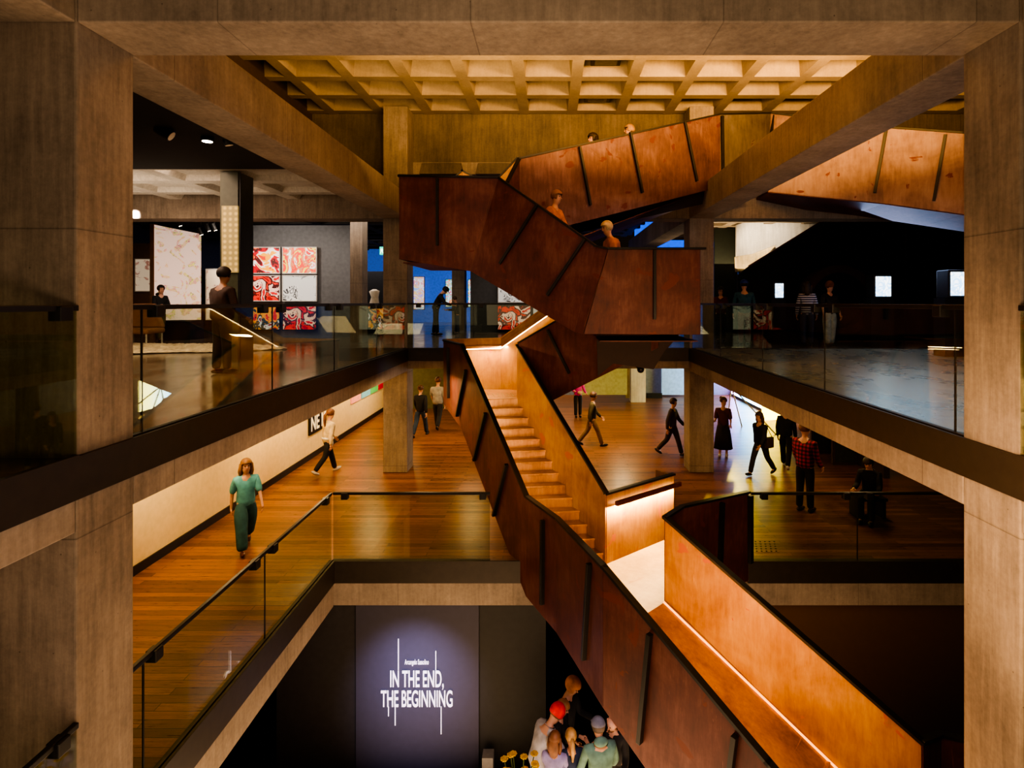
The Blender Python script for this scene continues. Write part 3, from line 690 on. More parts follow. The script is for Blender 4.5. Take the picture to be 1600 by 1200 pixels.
    # clothes: upper garment
    def garment(nodes, edges, rad, mat, nm):
        a, c = skin([tuple(p*S) for p in nodes], edges, [tuple(x*S for x in r) if isinstance(r, tuple) else r*S for r in rad]); g = MB(); g.add(a, c); return g.build(nm, mat, root, smooth=True)
    nd = [ch, sp+u*.02, pel+u*.02, pel-u*.12, ch+u*.13]; rd = [(.165*build, .125*build), (.160*build, .135*build), (.178*build, .145*build), (.18*build, .15*build), (.075, .08)]; ed = [(0, 1), (1, 2), (2, 3), (0, 4)]
    for s in joints:
        sh, el, wr, pm, d2 = joints[s]; q = len(nd)
        if sleeves == 'long': nd += [sh, sh*.5+el*.5, el, el*.0+wr*1.0]; rd += [.078, .068, .06, .048]; ed += [(0, q), (q, q+1), (q+1, q+2), (q+2, q+3)]
        else: nd += [sh, sh*.45+el*.55, sh*.0+el*1.0]; rd += [.078, .070, .068]; ed += [(0, q), (q, q+1), (q+1, q+2)]
    garment(nd, ed, rd, top, 'jacket' if sleeves == 'long' else 'shirt')
    if hood:
        hd = MB(); hd.ball((nk-f_dir*.06+u*.005)*S, (.11*S, .08*S, .06*S), 12, 8); hd.build('hood', top, root, smooth=True)
    if waist:
        mbw = MB(); c0 = pel+Vector((0,0,.03))
        mbw.ball(c0*S, (.185*S, .15*S, .06*S), 14, 8); mbw.tube([(c0+Vector((.05,-.13,0)))*S, (c0+Vector((.08,-.17,-.2)))*S, (c0+Vector((.06,-.14,-.38)))*S], [.035*S, .04*S, .02*S], 8); mbw.build('tied_jumper', waist, root, smooth=True)
    if bottom is not None:
        nd = [pel+u*.10, pel-Vector((0,0,.03))]; rd = [(.150*build, .12*build), (.16*build, .13*build)]; ed = [(0, 1)]; lo = 1.0 if tee is None else tee
        for s in P:
            hip, kn, an, sa = P[s]; q = len(nd); nd += [hip-Vector((0,0,.03)), hip*.5+kn*.5, kn, kn*.45+an*.55, kn*.0+an*1.0-Vector((0,0,.02))]; rd += [.112, .098*lo, .078*lo, .074*lo, .068*lo]; ed += [(1, q)]+[(q+i, q+i+1) for i in range(4)]
        garment(nd, ed, rd, bottom, 'trousers')
    if skirt is not None:
        mat, ln = skirt; mb = MB(); seg = 20; ov = len(mb.v); prof = [(0.04, .135), (-.08, .17), (-.3, .21), (-ln, .26)]
        kmid = (P[-1][1]+P[1][1])/2-pel; kmid.z = 0
        for z, r in prof:
            for i in range(seg):
                a = 2*PI*i/seg; rr = r*(1+.06*math.sin(a*6))*(1 if z > -.2 else 1.0); sh_ = kmid*min(1, max(0, -z/.45))
                mb.v.append((pel+Vector((math.cos(a)*rr, math.sin(a)*rr*.8, z))+sh_)*S)
        for i in range(len(prof)-1):
            for j_ in range(seg): a = i*seg+j_; c = i*seg+(j_+1) % seg; mb.f.append((a, c, c+seg, a+seg))
        mb.build('skirt', mat, root, smooth=True, solid=.01)
    sm = shoe or BLK
    for s in P:
        hip, kn, an, sa = P[s]; tilt = max(-50, min(10, sa*.7)); M = Matrix.Rotation(R(-tilt), 3, 'X'); mb = MB()
        c = an+M @ Vector((0, -.05, -.045)); mb.ball(c*S, (.046*S, .135*S, .045*S), 12, 8, M=M)
        for i, q in enumerate(mb.v):
            loc_ = q-c*S
            if loc_.z < -.036*S and tilt > -5: mb.v[i] = Vector((q.x, q.y, c.z*S-.036*S))
        mb.build('shoe', sm, root, smooth=True)
    # hair and hats (cap of the head, open at the face)
    M = Matrix((rt, -f_dir, h_up)).transposed(); hm = plain('hair_%02d%02d%02d' % tuple(int(c*99) for c in haircol), haircol, .6, var=.4)
    hc = cr+h_up*.028-f_dir*.006
    if hair != 'bald':
        mb = MB()
        low = {'short': .66, 'bob': .86, 'long': .84, 'bun': .64, 'pony': .66, 'curly': .7}[hair]
        def keep(t, a):
            front = abs(a-.75) < .17   # -y local = face
            return t < (.40 if front else low)
        k = 1.12 if hair == 'curly' else 1.0
        mb.ball(hc*S, (.098*S*k, .112*S*k, .108*S*k), 20, 14, keep, M)
        if hair == 'long':
            c = hc-f_dir*.075-h_up*.12; mb.ball(c*S, (.088*S, .05*S, .17*S), 12, 10, M=M)
            for q in (-1, 1): mb.tube([(hc+rt*q*.085)*S, (hc+rt*q*.10-h_up*.14-f_dir*.02)*S, (hc+rt*q*.09-h_up*.28-f_dir*.03)*S], [.03*S, .032*S, .012*S], 8)
        if hair == 'bun': mb.ball((hc+h_up*.06-f_dir*.11)*S, .042*S, 10, 8)
        if hair == 'pony': mb.tube([(hc-f_dir*.10)*S, (hc-f_dir*.15-h_up*.08)*S, (hc-f_dir*.14-h_up*.22)*S, (hc-f_dir*.12-h_up*.36)*S], [.028*S, .036*S, .034*S, .012*S], 8)
        mb.build('hair', hm, root, smooth=True, solid=.008*S)
    if hat:
        mb = MB(); hcm = hatcol
        if hat == 'beanie': mb.ball((hc+h_up*.012)*S, (.108*S, .122*S, .12*S), 18, 12, lambda t, a: t < .60, M); mb.build('beanie', hcm, root, smooth=True, solid=.012*S)
        else:
            mb.ball((hc+h_up*.010)*S, (.104*S, .118*S, .108*S), 18, 12, lambda t, a: t < .5, M); o = mb.build('cap', hcm, root, smooth=True, solid=.01*S)
            m2 = MB(); e = hc+h_up*.012+f_dir*.10; m2.ball((e+f_dir*.04)*S, (.075*S, .065*S, .008*S), 14, 6, M=M); m2.build('brim', hcm, o, smooth=True)
    if extra == 'bag':
        sh, el, wr, pm, d2 = joints[1]; mb = MB(); c = P[1][0]+Vector((.16, .02, .05)); mb.box((c+Vector((-.05,-.13,-.16)))*S, (c+Vector((.05,.13,.12)))*S); bg = mb.build('shoulder_bag', cloth('bag', (.05,.03,.02)), root, bevel=.02)
        m2 = MB(); m2.tube([(c+Vector((0,-.1,.12)))*S, (sh+Vector((.01,0,.07)))*S, (c+Vector((0,.1,.12)))*S], .01*S, 6); m2.build('strap', cloth('bag', (.05,.03,.02)), bg, smooth=True)
    if extra == 'backpack':
        mb = MB(); c = ch+Vector((0, .17, -.02)); mb.box((c+Vector((-.15,-.07,-.24)))*S, (c+Vector((.15,.08,.18)))*S); mb.build('backpack', cloth('bk', (.012,.012,.014)), root, bevel=.04)
    if extra == 'glasses':
        mb = MB()
        for s in (-1, 1):
            c = fc+rt*s*.032+h_up*.012+f_dir*.012; pts = [(c+(rt*math.cos(a)+h_up*math.sin(a))*.022)*S for a in [i*PI/4 for i in range(9)]]; mb.tube(pts, .003*S, 5)
        mb.build('glasses', BLK, root, smooth=True)
    if extra == 'crossbag':
        mb = MB(); c = pel+Vector((.05,-.15,.05)); mb.ball(c*S, (.1*S,.05*S,.07*S), 10, 8); mb.build('waist_bag', cloth('cream', (.5,.45,.35)), root, smooth=True)
    return root
def at(px, py_foot, Z):
    """stand on floor Z at the picture point of the feet"""
    Y = (EYE-Z)*F/(py_foot-VY); return ((px-VX)*Y/F, Y, Z)
cl = cloth
walk = ((24, 6), (-18, 22)); walk2 = ((-16, 28), (20, 4)); swing = ((-18, 18, 10), (22, 22, 10)); stand = ((2, 0), (-2, 2))
WH = cl('white', (.7, .68, .62)); NAVY = cl('navy', (.02, .03, .07)); BKC = cl('black', (.012, .011, .012)); JEAN = cl('jeans', (.03, .05, .09))
# --- middle floor
person('walking person in a teal top and loose dark teal trousers on the left timber walkway', at(384, 857, ZM), 35, 1.66, 4, walk, swing, top=cl('teal', (.10, .34, .38)), sleeves='short', bottom=cl('deepteal', (.03, .10, .11)), shoe=plain('brown_leather', (.10,.03,.015), .3), hair='long', haircol=(.20, .09, .03), tee=1.45)
person('walking person with a white jumper tied over black leggings near the cream wall', at(512, 740, ZM), 140, 1.68, 6, walk2, swing, top=cl('cream', (.62, .50, .30)), bottom=BKC, shoe=plain('pale_trainers', (.5,.45,.38), .6), hair='pony', haircol=(.14, .05, .02), waist=WH)
person('person in a black top and dark jeans walking away beyond the far left column', at(657, 682, ZM), 170, 1.72, 0, walk, swing, top=BKC, bottom=JEAN, hair='bun', haircol=(.10, .04, .015))
person('person in a grey t-shirt and dark trousers walking away beside the rusty stair', at(684, 671, ZM), 175, 1.84, 2, walk2, swing, top=cl('greytee', (.34, .33, .30)), sleeves='short', bottom=cl('charcoal', (.03,.03,.035)), hair='short', haircol=(.12, .05, .03), build=1.1)
person('person in a bright magenta top with a pale waist bag standing behind the stair', at(903, 652, ZM), 10, 1.66, 4, stand, ((20, 70, 10), (10, 60, 14)), top=cl('magenta', (.55, .05, .28)), bottom=BKC, hair='curly', haircol=(.03,.02,.015), extra='crossbag')
person('person in dark olive clothing and tan trousers walking behind the stair', at(925, 697, ZM), 90, 1.70, 3, walk, swing, top=cl('olive', (.06, .05, .025)), bottom=cl('tan', (.20, .12, .05)), hair='short', haircol=(.05,.02,.01))
person('person in a dark coat striding left of the far right column', at(1050, 712, ZM), 60, 1.68, 3, walk2, swing, top=cl('darkcoat', (.05, .03, .02)), bottom=cl('darkbrown', (.04,.025,.015)), hair='short', haircol=(.05,.02,.01))
person('person in a long black and maroon dress with hair in a bun', at(1130, 713, ZM), -20, 1.68, 0, stand, ((15, 75, 8), (12, 60, 8)), head=(0, 40), top=cl('maroon', (.09, .02, .015)), sleeves='short', skirt=(cl('blackskirt', (.02, .012, .01)), .72), shoe=plain('pale_trainers', (.5,.45,.38), .6), hair='bun', haircol=(.10,.04,.02))
person('dark silhouetted walker with a shoulder bag crossing the yellow light', at(1189, 742, ZM), -60, 1.66, 5, walk, swing, top=BKC, bottom=cl('charcoal', (.03,.03,.035)), hair='long', haircol=(.06,.03,.015), extra='bag')
person('person all in black with white trainers behind the plaid shirt', at(1228, 732, ZM), 150, 1.74, 0, walk2, ((5, 20, 8), (5, 20, 8)), top=BKC, bottom=BKC, shoe=plain('white_trainers', (.65,.63,.6), .6), hair='short')
person('person in a red and black plaid shirt, black trousers and canvas sneakers', at(1258, 799, ZM), 125, 1.86, -2, stand, ((8, 30, 6), (10, 30, 6)), top=plaid(), bottom=BKC, shoe=plain('canvas_sneakers', (.05,.03,.03), .7), hair='short', haircol=(.12,.05,.02), build=1.15)
sx, sy = (1360-VX)*11.6/F, 11.6
person('seated person in black behind the right railing', (sx, sy, ZM), -40, 1.68, 12, ((84, 84), (84, 84)), ((25, 60, 8), (30, 50, 8)), head=(20, 0), top=BKC, bottom=BKC, hair='bob')
bn = based(thing('stool', 'wide dark stool under the seated person behind the right railing', 'stool', (sx, sy+.12, ZM)))
MB().box((sx-.3, sy-.1, .36), (sx+.3, sy+.32, .42)).build('seat', BLK, bn, bevel=.01)
for q in (-.25, .25):
    MB().box((sx+q-.03, sy-.06, 0), (sx+q+.03, sy+.28, .36)).build('leg', BLK, bn)
# --- upper left gallery
person('young person in a black hoodie and olive trousers holding a phone', at(250, 534, ZU), 65, 1.72, 3, ((10, 0), (-8, 8)), ((10, 85, 8), (15, 80, 8)), top=BKC, bottom=cl('olivetr', (.14, .12, .03)), hair='short', haircol=(.03,.02,.015), hood=True)
person('broad person in a dark brown shirt seen from behind at the left railing', at(347, 584, ZU), 150, 1.78, 2, stand, ((8, 40, 12), (8, 40, 12)), top=cl('brownshirt', (.05, .025, .02)), bottom=cl('darkolive', (.035, .035, .02)), hair='short', haircol=(.02,.012,.01), build=1.25, skinm=SKIND)
person('person in black bending forward in front of the framed pictures', at(490, 521, ZU), -60, 1.80, 30, ((6, 0), (-6, 4)), ((35, 20, 6), (30, 30, 6)), head=(20, 0), top=BKC, bottom=BKC, hair='short', haircol=(.01,.01,.01))
person('person with short hair behind the added low wall in the left gallery', (-7.5, 22.6, ZU), 0, 1.45, 2, stand, top=BKC, bottom=BKC, hair='short')
person('person in black with a cap leaning over a display stand by the blue wall', at(681, 524, ZU), 95, 1.84, 22, ((4, 0), (-4, 4)), ((35, 40, 5), (30, 50, 5)), head=(25, 0), top=BKC, bottom=BKC, hair='short', haircol=(.01,.01,.01), hat='cap', hatcol=BKC)
person('shorter person in dark clothes facing the leaning person with the cap', at(714, 522, ZU), -70, 1.42, 6, stand, ((30, 60, 6), (30, 60, 6)), head=(12, 0), top=cl('charcoal', (.03,.03,.035)), bottom=JEAN, hair='short', haircol=(.06,.03,.015))
# --- upper right gallery
person('person with glasses and a dark red patterned shirt beside the far right column', at(1126, 534, ZU), -15, 1.66, 4, stand, ((20, 80, 8), (20, 80, 8)), head=(8, -20), top=cl('darkred', (.12, .02, .02)), bottom=BKC, hair='short', extra='glasses')
person('person in a teal and red jacket with a blue cap in the right gallery', at(1163, 540, ZU), 170, 1.80, 2, stand, top=cl('tealred', (.02, .08, .11)), bottom=cl('maroontr', (.10,.015,.02)), hair='short', hat='cap', hatcol=cl('bluecap', (.03,.06,.25)), build=1.15)
person('person in a navy and white striped top and navy trousers', at(1261, 542, ZU), 160, 1.74, 0, stand, top=stripes(), bottom=NAVY, hair='long', haircol=(.03,.015,.01))
person('person in a black top and loose white trousers in the right gallery', at(1296, 541, ZU), 10, 1.74, 0, ((4, 0), (-3, 3)), top=BKC, sleeves='short', bottom=cl('offwhite', (.42, .42, .38)), hair='short', haircol=(.08,.03,.02), hat='beanie', hatcol=cl('browncap', (.12,.05,.03)), tee=1.35)
# --- on the stair
def stairp(label, px, pyh, Y, zf, **k):
    hd = V(px, pyh, Y); person(label, (hd.x, Y, zf), height=hd.z-zf, **k)
def f4z(px, Y): return zL3+(ZT-zL3)*((px-VX)*Y/F+.65)/3.9
stairp('dark haired person in black, head showing above the long rising stair panel', 927, 203, 12.6, f4z(927, 12.6), face=-60, legs=walk, arms=swing, top=BKC, bottom=BKC, hair='long')
stairp('light brown haired person, only the head showing above the rising stair panel', 984, 191, 13.0, f4z(984, 13.0), face=-60, legs=walk2, arms=swing, head=(0, -20), top=cl('olive', (.06, .05, .025)), bottom=BKC, hair='short', haircol=(.35, .2, .08))
stairp('person in a warm orange coat going down the front flight of the stair', 862, 292, 11.0, H(-.22)+.62, face=60, lean=8, legs=walk, arms=swing, top=cl('orange', (.55, .20, .03)), bottom=BKC, hair='short', haircol=(.25,.1,.02))
stairp('person in a pink and cream top near the bottom of the front flight', 962, 340, 10.4, H(-.22), face=-70, lean=14, legs=walk2, arms=swing, top=cl('pinkcream', (.50, .22, .16)), bottom=BKC, hair='bob', haircol=(.45,.33,.2))
# --- ground floor group
def gl(px, py_head_top, hgt):
    """ground floor person whose crown shows at this picture point"""
    Y = (EYE-ZG-hgt)*F/(py_head_top-VY); return ((px-VX)*Y/F, Y, ZG)
person('person in a red beanie and pale grey t-shirt in the group below', gl(842, 1112, 1.70), 120, 1.78, 22, stand, ((30, 40, 8), (25, 50, 8)), head=(20, 0), top=cl('palegrey', (.42, .42, .46)), sleeves='short', bottom=JEAN, hair='short', haircol=(.15,.07,.03), hat='beanie', hatcol=cl('red', (.65,.02,.02)), build=1.15)
person('tall person with curly ginger hair and black clothes at the back of the group', gl(884, 1054, 1.84), 60, 1.86, 5, stand, ((15, 70, 8), (20, 60, 8)), head=(22, 0), top=BKC, bottom=BKC, hair='curly', haircol=(.45, .18, .05))
person('person with a light brown bob and black top gesturing with one hand', gl(870, 1092, 1.66), 75, 1.68, 4, stand, ((30, 70, 8), (10, 40, 8)), head=(18, 0), top=BKC, bottom=BKC, hair='bob', haircol=(.32, .15, .06))
person('child with long brown hair and a lilac top seen from behind', gl(866, 1148, 1.50), 165, 1.52, 3, stand, ((15, 40, 8), (15, 40, 8)), top=cl('lilac', (.30, .27, .50)), bottom=JEAN, hair='long', haircol=(.17, .07, .03))
person('child with a blonde ponytail and dark top seen from behind', gl(893, 1144, 1.50), 190, 1.52, 3, stand, ((15, 40, 8), (15, 40, 8)), top=NAVY, bottom=BKC, hair='pony', haircol=(.42, .24, .09))
person('person in a green hooded sweatshirt and a grey and blue cap', gl(938, 1130, 1.72), 195, 1.74, 4, stand, ((10, 30, 14), (10, 30, 14)), head=(10, 0), top=cl('greenhood', (.12, .22, .18)), bottom=JEAN, hair='short', haircol=(.1,.07,.05), hat='cap', hatcol=cl('greyblue', (.13,.13,.17)), hood=True, build=1.2)
person('bald person in black with a pink lanyard half hidden by the stair', gl(960, 1106, 1.68), -20, 1.72, 10, stand, ((10, 50, 8), (10, 50, 8)), head=(16, -25), top=BKC, bottom=BKC, hair='bald')
# ================================================================ art, screens, signs
def framed(name, label, cat, p0, p1, z0, z1, art, frame=BLK, fw=.03, depth=.05, group=None, n=None):
    """flat picture between plan points p0-p1 (visible side on the right of p0->p1 turned to the camera)"""
    a = Vector((*p0, 0)); b = Vector((*p1, 0)); d = (b-a).normalized(); nn = Vector((d.y, -d.x, 0))
    t = based(thing(name, label, cat, ((a+b)/2+Vector((0,0,z0))), group=group))
    def q(u, z, o): return a+d*u+Vector((0,0,z))+nn*o
    L = (b-a).length
    MB().hexa([q(fw, z0+fw, .0), q(L-fw, z0+fw, .0), q(L-fw, z0+fw, depth), q(fw, z0+fw, depth)], [q(fw, z1-fw, .0), q(L-fw, z1-fw, .0), q(L-fw, z1-fw, depth), q(fw, z1-fw, depth)]).build('canvas' , art, t)
    mb = MB()
    for (u0, u1, w0, w1) in ((0, L, z0, z0+fw), (0, L, z1-fw, z1), (0, fw, z0+fw, z1-fw), (L-fw, L, z0+fw, z1-fw)):
        mb.hexa([q(u0, w0, -.01), q(u1, w0, -.01), q(u1, w0, depth+.015), q(u0, w0, depth+.015)], [q(u0, w1, -.01), q(u1, w1, -.01), q(u1, w1, depth+.015), q(u0, w1, depth+.015)])
    mb.build('frame', frame, t)
    return t
def pic(px0, px1, py0, py1, Y, art, label, **k):
    a = V(px0, py1, Y); b = V(px1, py0, Y); return framed('picture', label, 'picture', (a.x, Y), (b.x, Y), a.z, b.z, art, **k)
WFR = plain('white_frame', (.55,.53,.5), .5)
skin_a = mat_art('pale_figure_painting', [(.78,.45,.36), (.80,.55,.30), (.62,.34,.28), (.72,.62,.20), (.40,.38,.16), (.80,.40,.34), (.45,.25,.20)], 3.4, 2.0, .55, (.80,.58,.47), 1, .53)
red_a = mat_art('red_orange_photograph', [(.75,.05,.02), (.95,.40,.03), (.80,.72,.70), (.55,.01,.02), (.10,.02,.02), (.9,.15,.05)], 1.8, 1.2, .5, None, 2)
red_b = mat_art('red_white_photograph', [(.70,.03,.02), (.82,.74,.72), (.6,.25,.12), (.85,.06,.03), (.78,.6,.1), (.5,.02,.02)], 2.2, 1.2, .5, None, 3)
red_c = mat_art('deep_red_photograph', [(.45,.01,.01), (.75,.04,.02), (.08,.01,.01), (.82,.55,.45), (.65,.02,.02)], 2.4, 1.4, .4, None, 4)
bw_a = mat_art('black_white_photograph', [(.75,.75,.73), (.25,.25,.25), (.65,.65,.63), (.05,.05,.05), (.5,.5,.5)], 1.8, 1.6, .3, (.6,.6,.58), 5, .5)
mix_a = mat_art('dark_multicolour_photograph', [(.03,.03,.03), (.65,.04,.03), (.85,.35,.03), (.04,.05,.05), (.65,.65,.68), (.3,.02,.02)], 1.5, 1.4, .35, None, 6)
mix_b = mat_art('lilac_yellow_painting', [(.45,.35,.75), (.85,.65,.2), (.7,.3,.35), (.8,.75,.7), (.3,.45,.7)], 2.0, 2.5, .7, None, 7)
mix_c = mat_art('scarlet_green_painting', [(.8,.12,.08), (.85,.6,.2), (.1,.5,.5), (.85,.8,.7), (.7,.1,.2)], 2.4, 2.5, .7, None, 8)
sk_a = mat_art('faint_pencil_drawing', [(.55,.35,.25), (.4,.2,.15), (.6,.45,.35)], 3.0, 2.0, .35, (.70,.58,.42), 9, .58)

# grey wall carrying the photographs
def slab(name, px0, px1, py0, py1, Y, mat, th=.12, label=None, z0=None):
    a = V(px0, py1, Y); b = V(px1, py0, Y); return sbox(name, (a.x, Y, z0 if z0 is not None else a.z), (b.x, Y+th, b.z), mat, label=label)
slab('wall_partition', 380, 548, 352, 500, 19.2, plain('grey_partition', (.12,.12,.125), .6), label='grey partition wall with rows of framed photographs', z0=ZU)
pic(389, 439, 386, 428, 19.1, red_a, 'orange and red photograph of a figure in white, top left of the partition', frame=WFR)
pic(442, 496, 386, 428, 19.1, red_b, 'bright red photograph of a figure under a blue sky, top right of the partition', frame=WFR)
pic(389, 439, 430, 471, 19.1, red_c, 'deep red photograph of reclining figures, below the orange one', frame=WFR)
pic(442, 496, 430, 471, 19.1, bw_a, 'black and white photograph behind the bending person', frame=WFR)
pic(389, 439, 476, 516, 19.1, mix_a, 'dark photograph with a flame orange shape, bottom left of the partition')
pic(442, 496, 476, 516, 19.1, red_c, 'dark red photograph at the bottom of the partition, right one')
# added low wall beside it, its pictures stand in for reflections in the glass
slab('wall_partition', 519, 627, 476, 523, 21.0, plain('dark_green_paint', (.04,.05,.035), .7), label='added low dark wall holding stand-ins for glass reflections near the left far column', z0=ZU)
pic(521, 569, 477, 515, 20.9, bw_a, 'glass reflection of a black and white photograph, built on the added low wall')
pic(575, 624, 477, 515, 20.9, mix_a, 'glass reflection of a dark orange-streaked photograph, built on the added low wall')
# tall painting on its panel, small drawings
p0 = V(241, 497, 18.0); p1 = V(313, 352, 18.6)
t = based(thing('painting', 'tall pale painting of entwined pink and yellow figures behind the hooded person', 'painting', (p0.x, 18.0, ZU+.5)))
a = (p0.x, 18.0); b = (p1.x, 18.6)
MB().hexa([(a[0], a[1], ZU+.62), (b[0], b[1], ZU+.62), (b[0]-.02, b[1]+.08, ZU+.62), (a[0]-.02, a[1]+.08, ZU+.62)], [(a[0], a[1], H(2.42)), (b[0], b[1], H(2.20)), (b[0]-.02, b[1]+.08, H(2.20)), (a[0]-.02, a[1]+.08, H(2.42))]).build('canvas', skin_a, t)
MB().box((a[0]-.14, a[1]-.0, ZU), (a[0]-.02, a[1]+.2, H(2.45))).build('panel_edge', plain('timber_edge', (.20,.10,.04), .6), t)
MB().box((a[0]+.0, a[1]+.05, ZU), (b[0], b[1]+.2, ZU+.60)).build('plinth', BLK, t)
pic(212, 240, 404, 456, 19.5, sk_a, 'small faint pencil drawing left of the tall painting', frame=WFR)
slab('wall_partition', 200, 240, 380, 520, 19.7, plain('brown_partition', (.16,.09,.05), .7), label='brown partition at the far left of the gallery', z0=ZU)
pic(323, 347, 420, 500, 17.5, sk_a, 'narrow white panel behind the person in the brown shirt', frame=WFR)
# column with lit glass face
mc = based(thing('gallery_column', 'dark clad column with a gold dotted glass panel in the left gallery', 'column', V(366, 530, 11.5)))
a = V(344, 252, 11.5); b = V(375, 252, 11.5); c = V(388, 252, 11.9)
MB().box((a.x, 11.5, ZU), (c.x, 12.1, H(2.6))).build('cladding', plain('dark_green_cladding', (.07,.075,.05), .35), mc)
def dotted():
    m, nt, bb, out = newmat('gold_dotted_glass'); L = nt.links.new; mp = coords(nt, (9, 1, 9))
    sx_ = N(nt, 'ShaderNodeVectorMath', operation='FRACTION'); L(mp.outputs[0], sx_.inputs[0])
    s2 = N(nt, 'ShaderNodeVectorMath', operation='SUBTRACT'); L(sx_.outputs[0], s2.inputs[0]); s2.inputs[1].default_value = (.5,.5,.5)
    sp = N(nt, 'ShaderNodeSeparateXYZ'); L(s2.outputs[0], sp.inputs[0]); cb = N(nt, 'ShaderNodeCombineXYZ'); L(sp.outputs[0], cb.inputs[0]); L(sp.outputs[2], cb.inputs[1])
    ln = N(nt, 'ShaderNodeVectorMath', operation='LENGTH'); L(cb.outputs[0], ln.inputs[0]); r = ramp(nt, ln.outputs['Value'], [(.15, (.62,.46,.18)), (.42, (.36,.26,.10))])
    L(r.outputs[0], bb.inputs['Base Color']); L(r.outputs[0], bb.inputs['Emission Color']); bb.inputs['Emission Strength'].default_value = .45; return m
MB().box((a.x+.05, 11.46, V(0, 426, 11.5).z), (b.x-.02, 11.5, V(0, 322, 11.5).z)).build('lit_panel', dotted(), mc)
MB().box((b.x, 11.48, ZU), (b.x+.02, 11.5, H(2.6))).build('edge_strip', BLK, mc)
# blue room centre
slab('wall_partition', 735, 778, 395, 520, 23.0, plain('charcoal_partition', (.05,.05,.05), .6), label='charcoal partition behind the stair on the upper floor', z0=ZU)
slab('wall_partition', 777, 905, 395, 520, 22.6, plain('black_partition', (.03,.03,.03), .6), label='black partition with a large graphic picture behind the stair', z0=ZU)
pic(778, 852, 428, 473, 22.5, bw_a, 'black and white drawing above the red one, behind the stair', frame=WFR)
pic(777, 830, 477, 516, 22.5, red_c, 'large red photograph behind the glass rail and beside the stair')
pic(832, 862, 477, 516, 22.5, bw_a, 'dark grey photograph right of the large red one')
tag(MB().box(V(706, 525, 24.0)+Vector((0,0,-.2)), V(729, 380, 24.6)).build('concrete_column', CON), 'slim concrete column in front of the blue wall', 'column')
tag(MB().box((V(547, 0, 17.0).x, 17.0, ZU), (V(566, 0, 17.0).x, 17.5, H(2.7))).build('concrete_column', CON), 'slim concrete column at the end of the grey partition', 'column')
pic(646, 664, 432, 484, 33.8, mix_b, 'lilac and yellow painting on the blue wall, left one')
pic(696, 707, 436, 480, 33.8, mix_c, 'scarlet and green painting on the blue wall, half hidden by a slim column')
pic(731, 738, 436, 480, 33.8, mix_c, 'narrow bright painting on the blue wall right of the slim column')
slab('wall_partition', 566, 601, 424, 515, 26, BLK, label='black doorway panel left of the far column', z0=ZU)
slab('wall_partition', 312, 346, 422, 520, 24, BLK, label='black panel under the blue wall at the left', z0=ZU)
# dress form with a cream garment
df = based(thing('dress_form', 'cream garment on a stand in the doorway left of the far column', 'dress form', V(585, 515, 24)))
c = V(585, 515, 24); mb = MB(); mb.tube([c+Vector((0,0,.75)), c+Vector((0,0,1.1)), c+Vector((.02,0,1.35)), c+Vector((0,0,1.6)), c+Vector((0,0,1.68))], [.26, .20, .15, .22, .07], 12); mb.build('garment', plain('cream_cloth', (.55,.42,.26), .8, emit=.1), df, smooth=True)
MB().tube([c+Vector((0,0,-.1)), c+Vector((0,0,.8))], .02).build('stand', BLK, df)
# exit sign
ex = based(thing('exit_sign', 'small green illuminated exit sign hanging left of the far column', 'sign', V(598, 392, 18)))
a = V(593, 398, 18); b = V(601.5, 386, 18.1); MB().box(a, b).build('housing', glow('exit_green', (.02,.55,.38), 1.2), ex)
mb = MB(); c = (a+b)/2; c.y = 17.99; mb.box(c+Vector((-.03,-.005,-.02)), c+Vector((.03,0,.06))); mb.bar(c+Vector((-.01,0,-.01)), c+Vector((-.05,0,-.09)), .02, .01); mb.bar(c+Vector((.01,0,-.01)), c+Vector((.05,0,-.08)), .02, .01); mb.build('running_figure', glow('exit_white', (.9,1,.95), 1.5), ex)
# rug
def rug():
    mb = MB(); rnd = random.Random(3); n = 46; ring = []
    c = Vector((-9.9, 14.3, ZU))
    vs = [c+Vector((0,0,.05))]
    for k in range(1, 9):
        for i in range(n):
            a = 2*PI*i/n; r = k/8*(1+.10*math.sin(3*a+1)+.06*math.sin(7*a)+.02*rnd.random()); z = (.06+.05*rnd.random()) if k < 8 else .003
            vs.append(c+Vector((math.cos(a)*r*2.9, math.sin(a)*r*1.15, z)))
    fs = [(0, 1+i, 1+(i+1) % n) for i in range(n)]
    for k in range(7):
        for i in range(n): a = 1+k*n+i; b = 1+k*n+(i+1) % n; fs.append((a, a+n, b+n, b))
    mb.add(vs, fs); o = mb.build('rug', plain('cream_fleece', (.62,.50,.38), .95, var=.3), smooth=True)
    md = o.modifiers.new('s', 'SUBSURF'); md.levels = md.render_levels = 2
    tx = bpy.data.textures.new('fleece', 'CLOUDS'); tx.noise_scale = .09; dm = o.modifiers.new('d', 'DISPLACE'); dm.texture = tx; dm.strength = .09; dm.mid_level = .3
    return tag(o, 'shaggy cream fleece rug on the polished floor under the hooded person', 'rug')
rug()
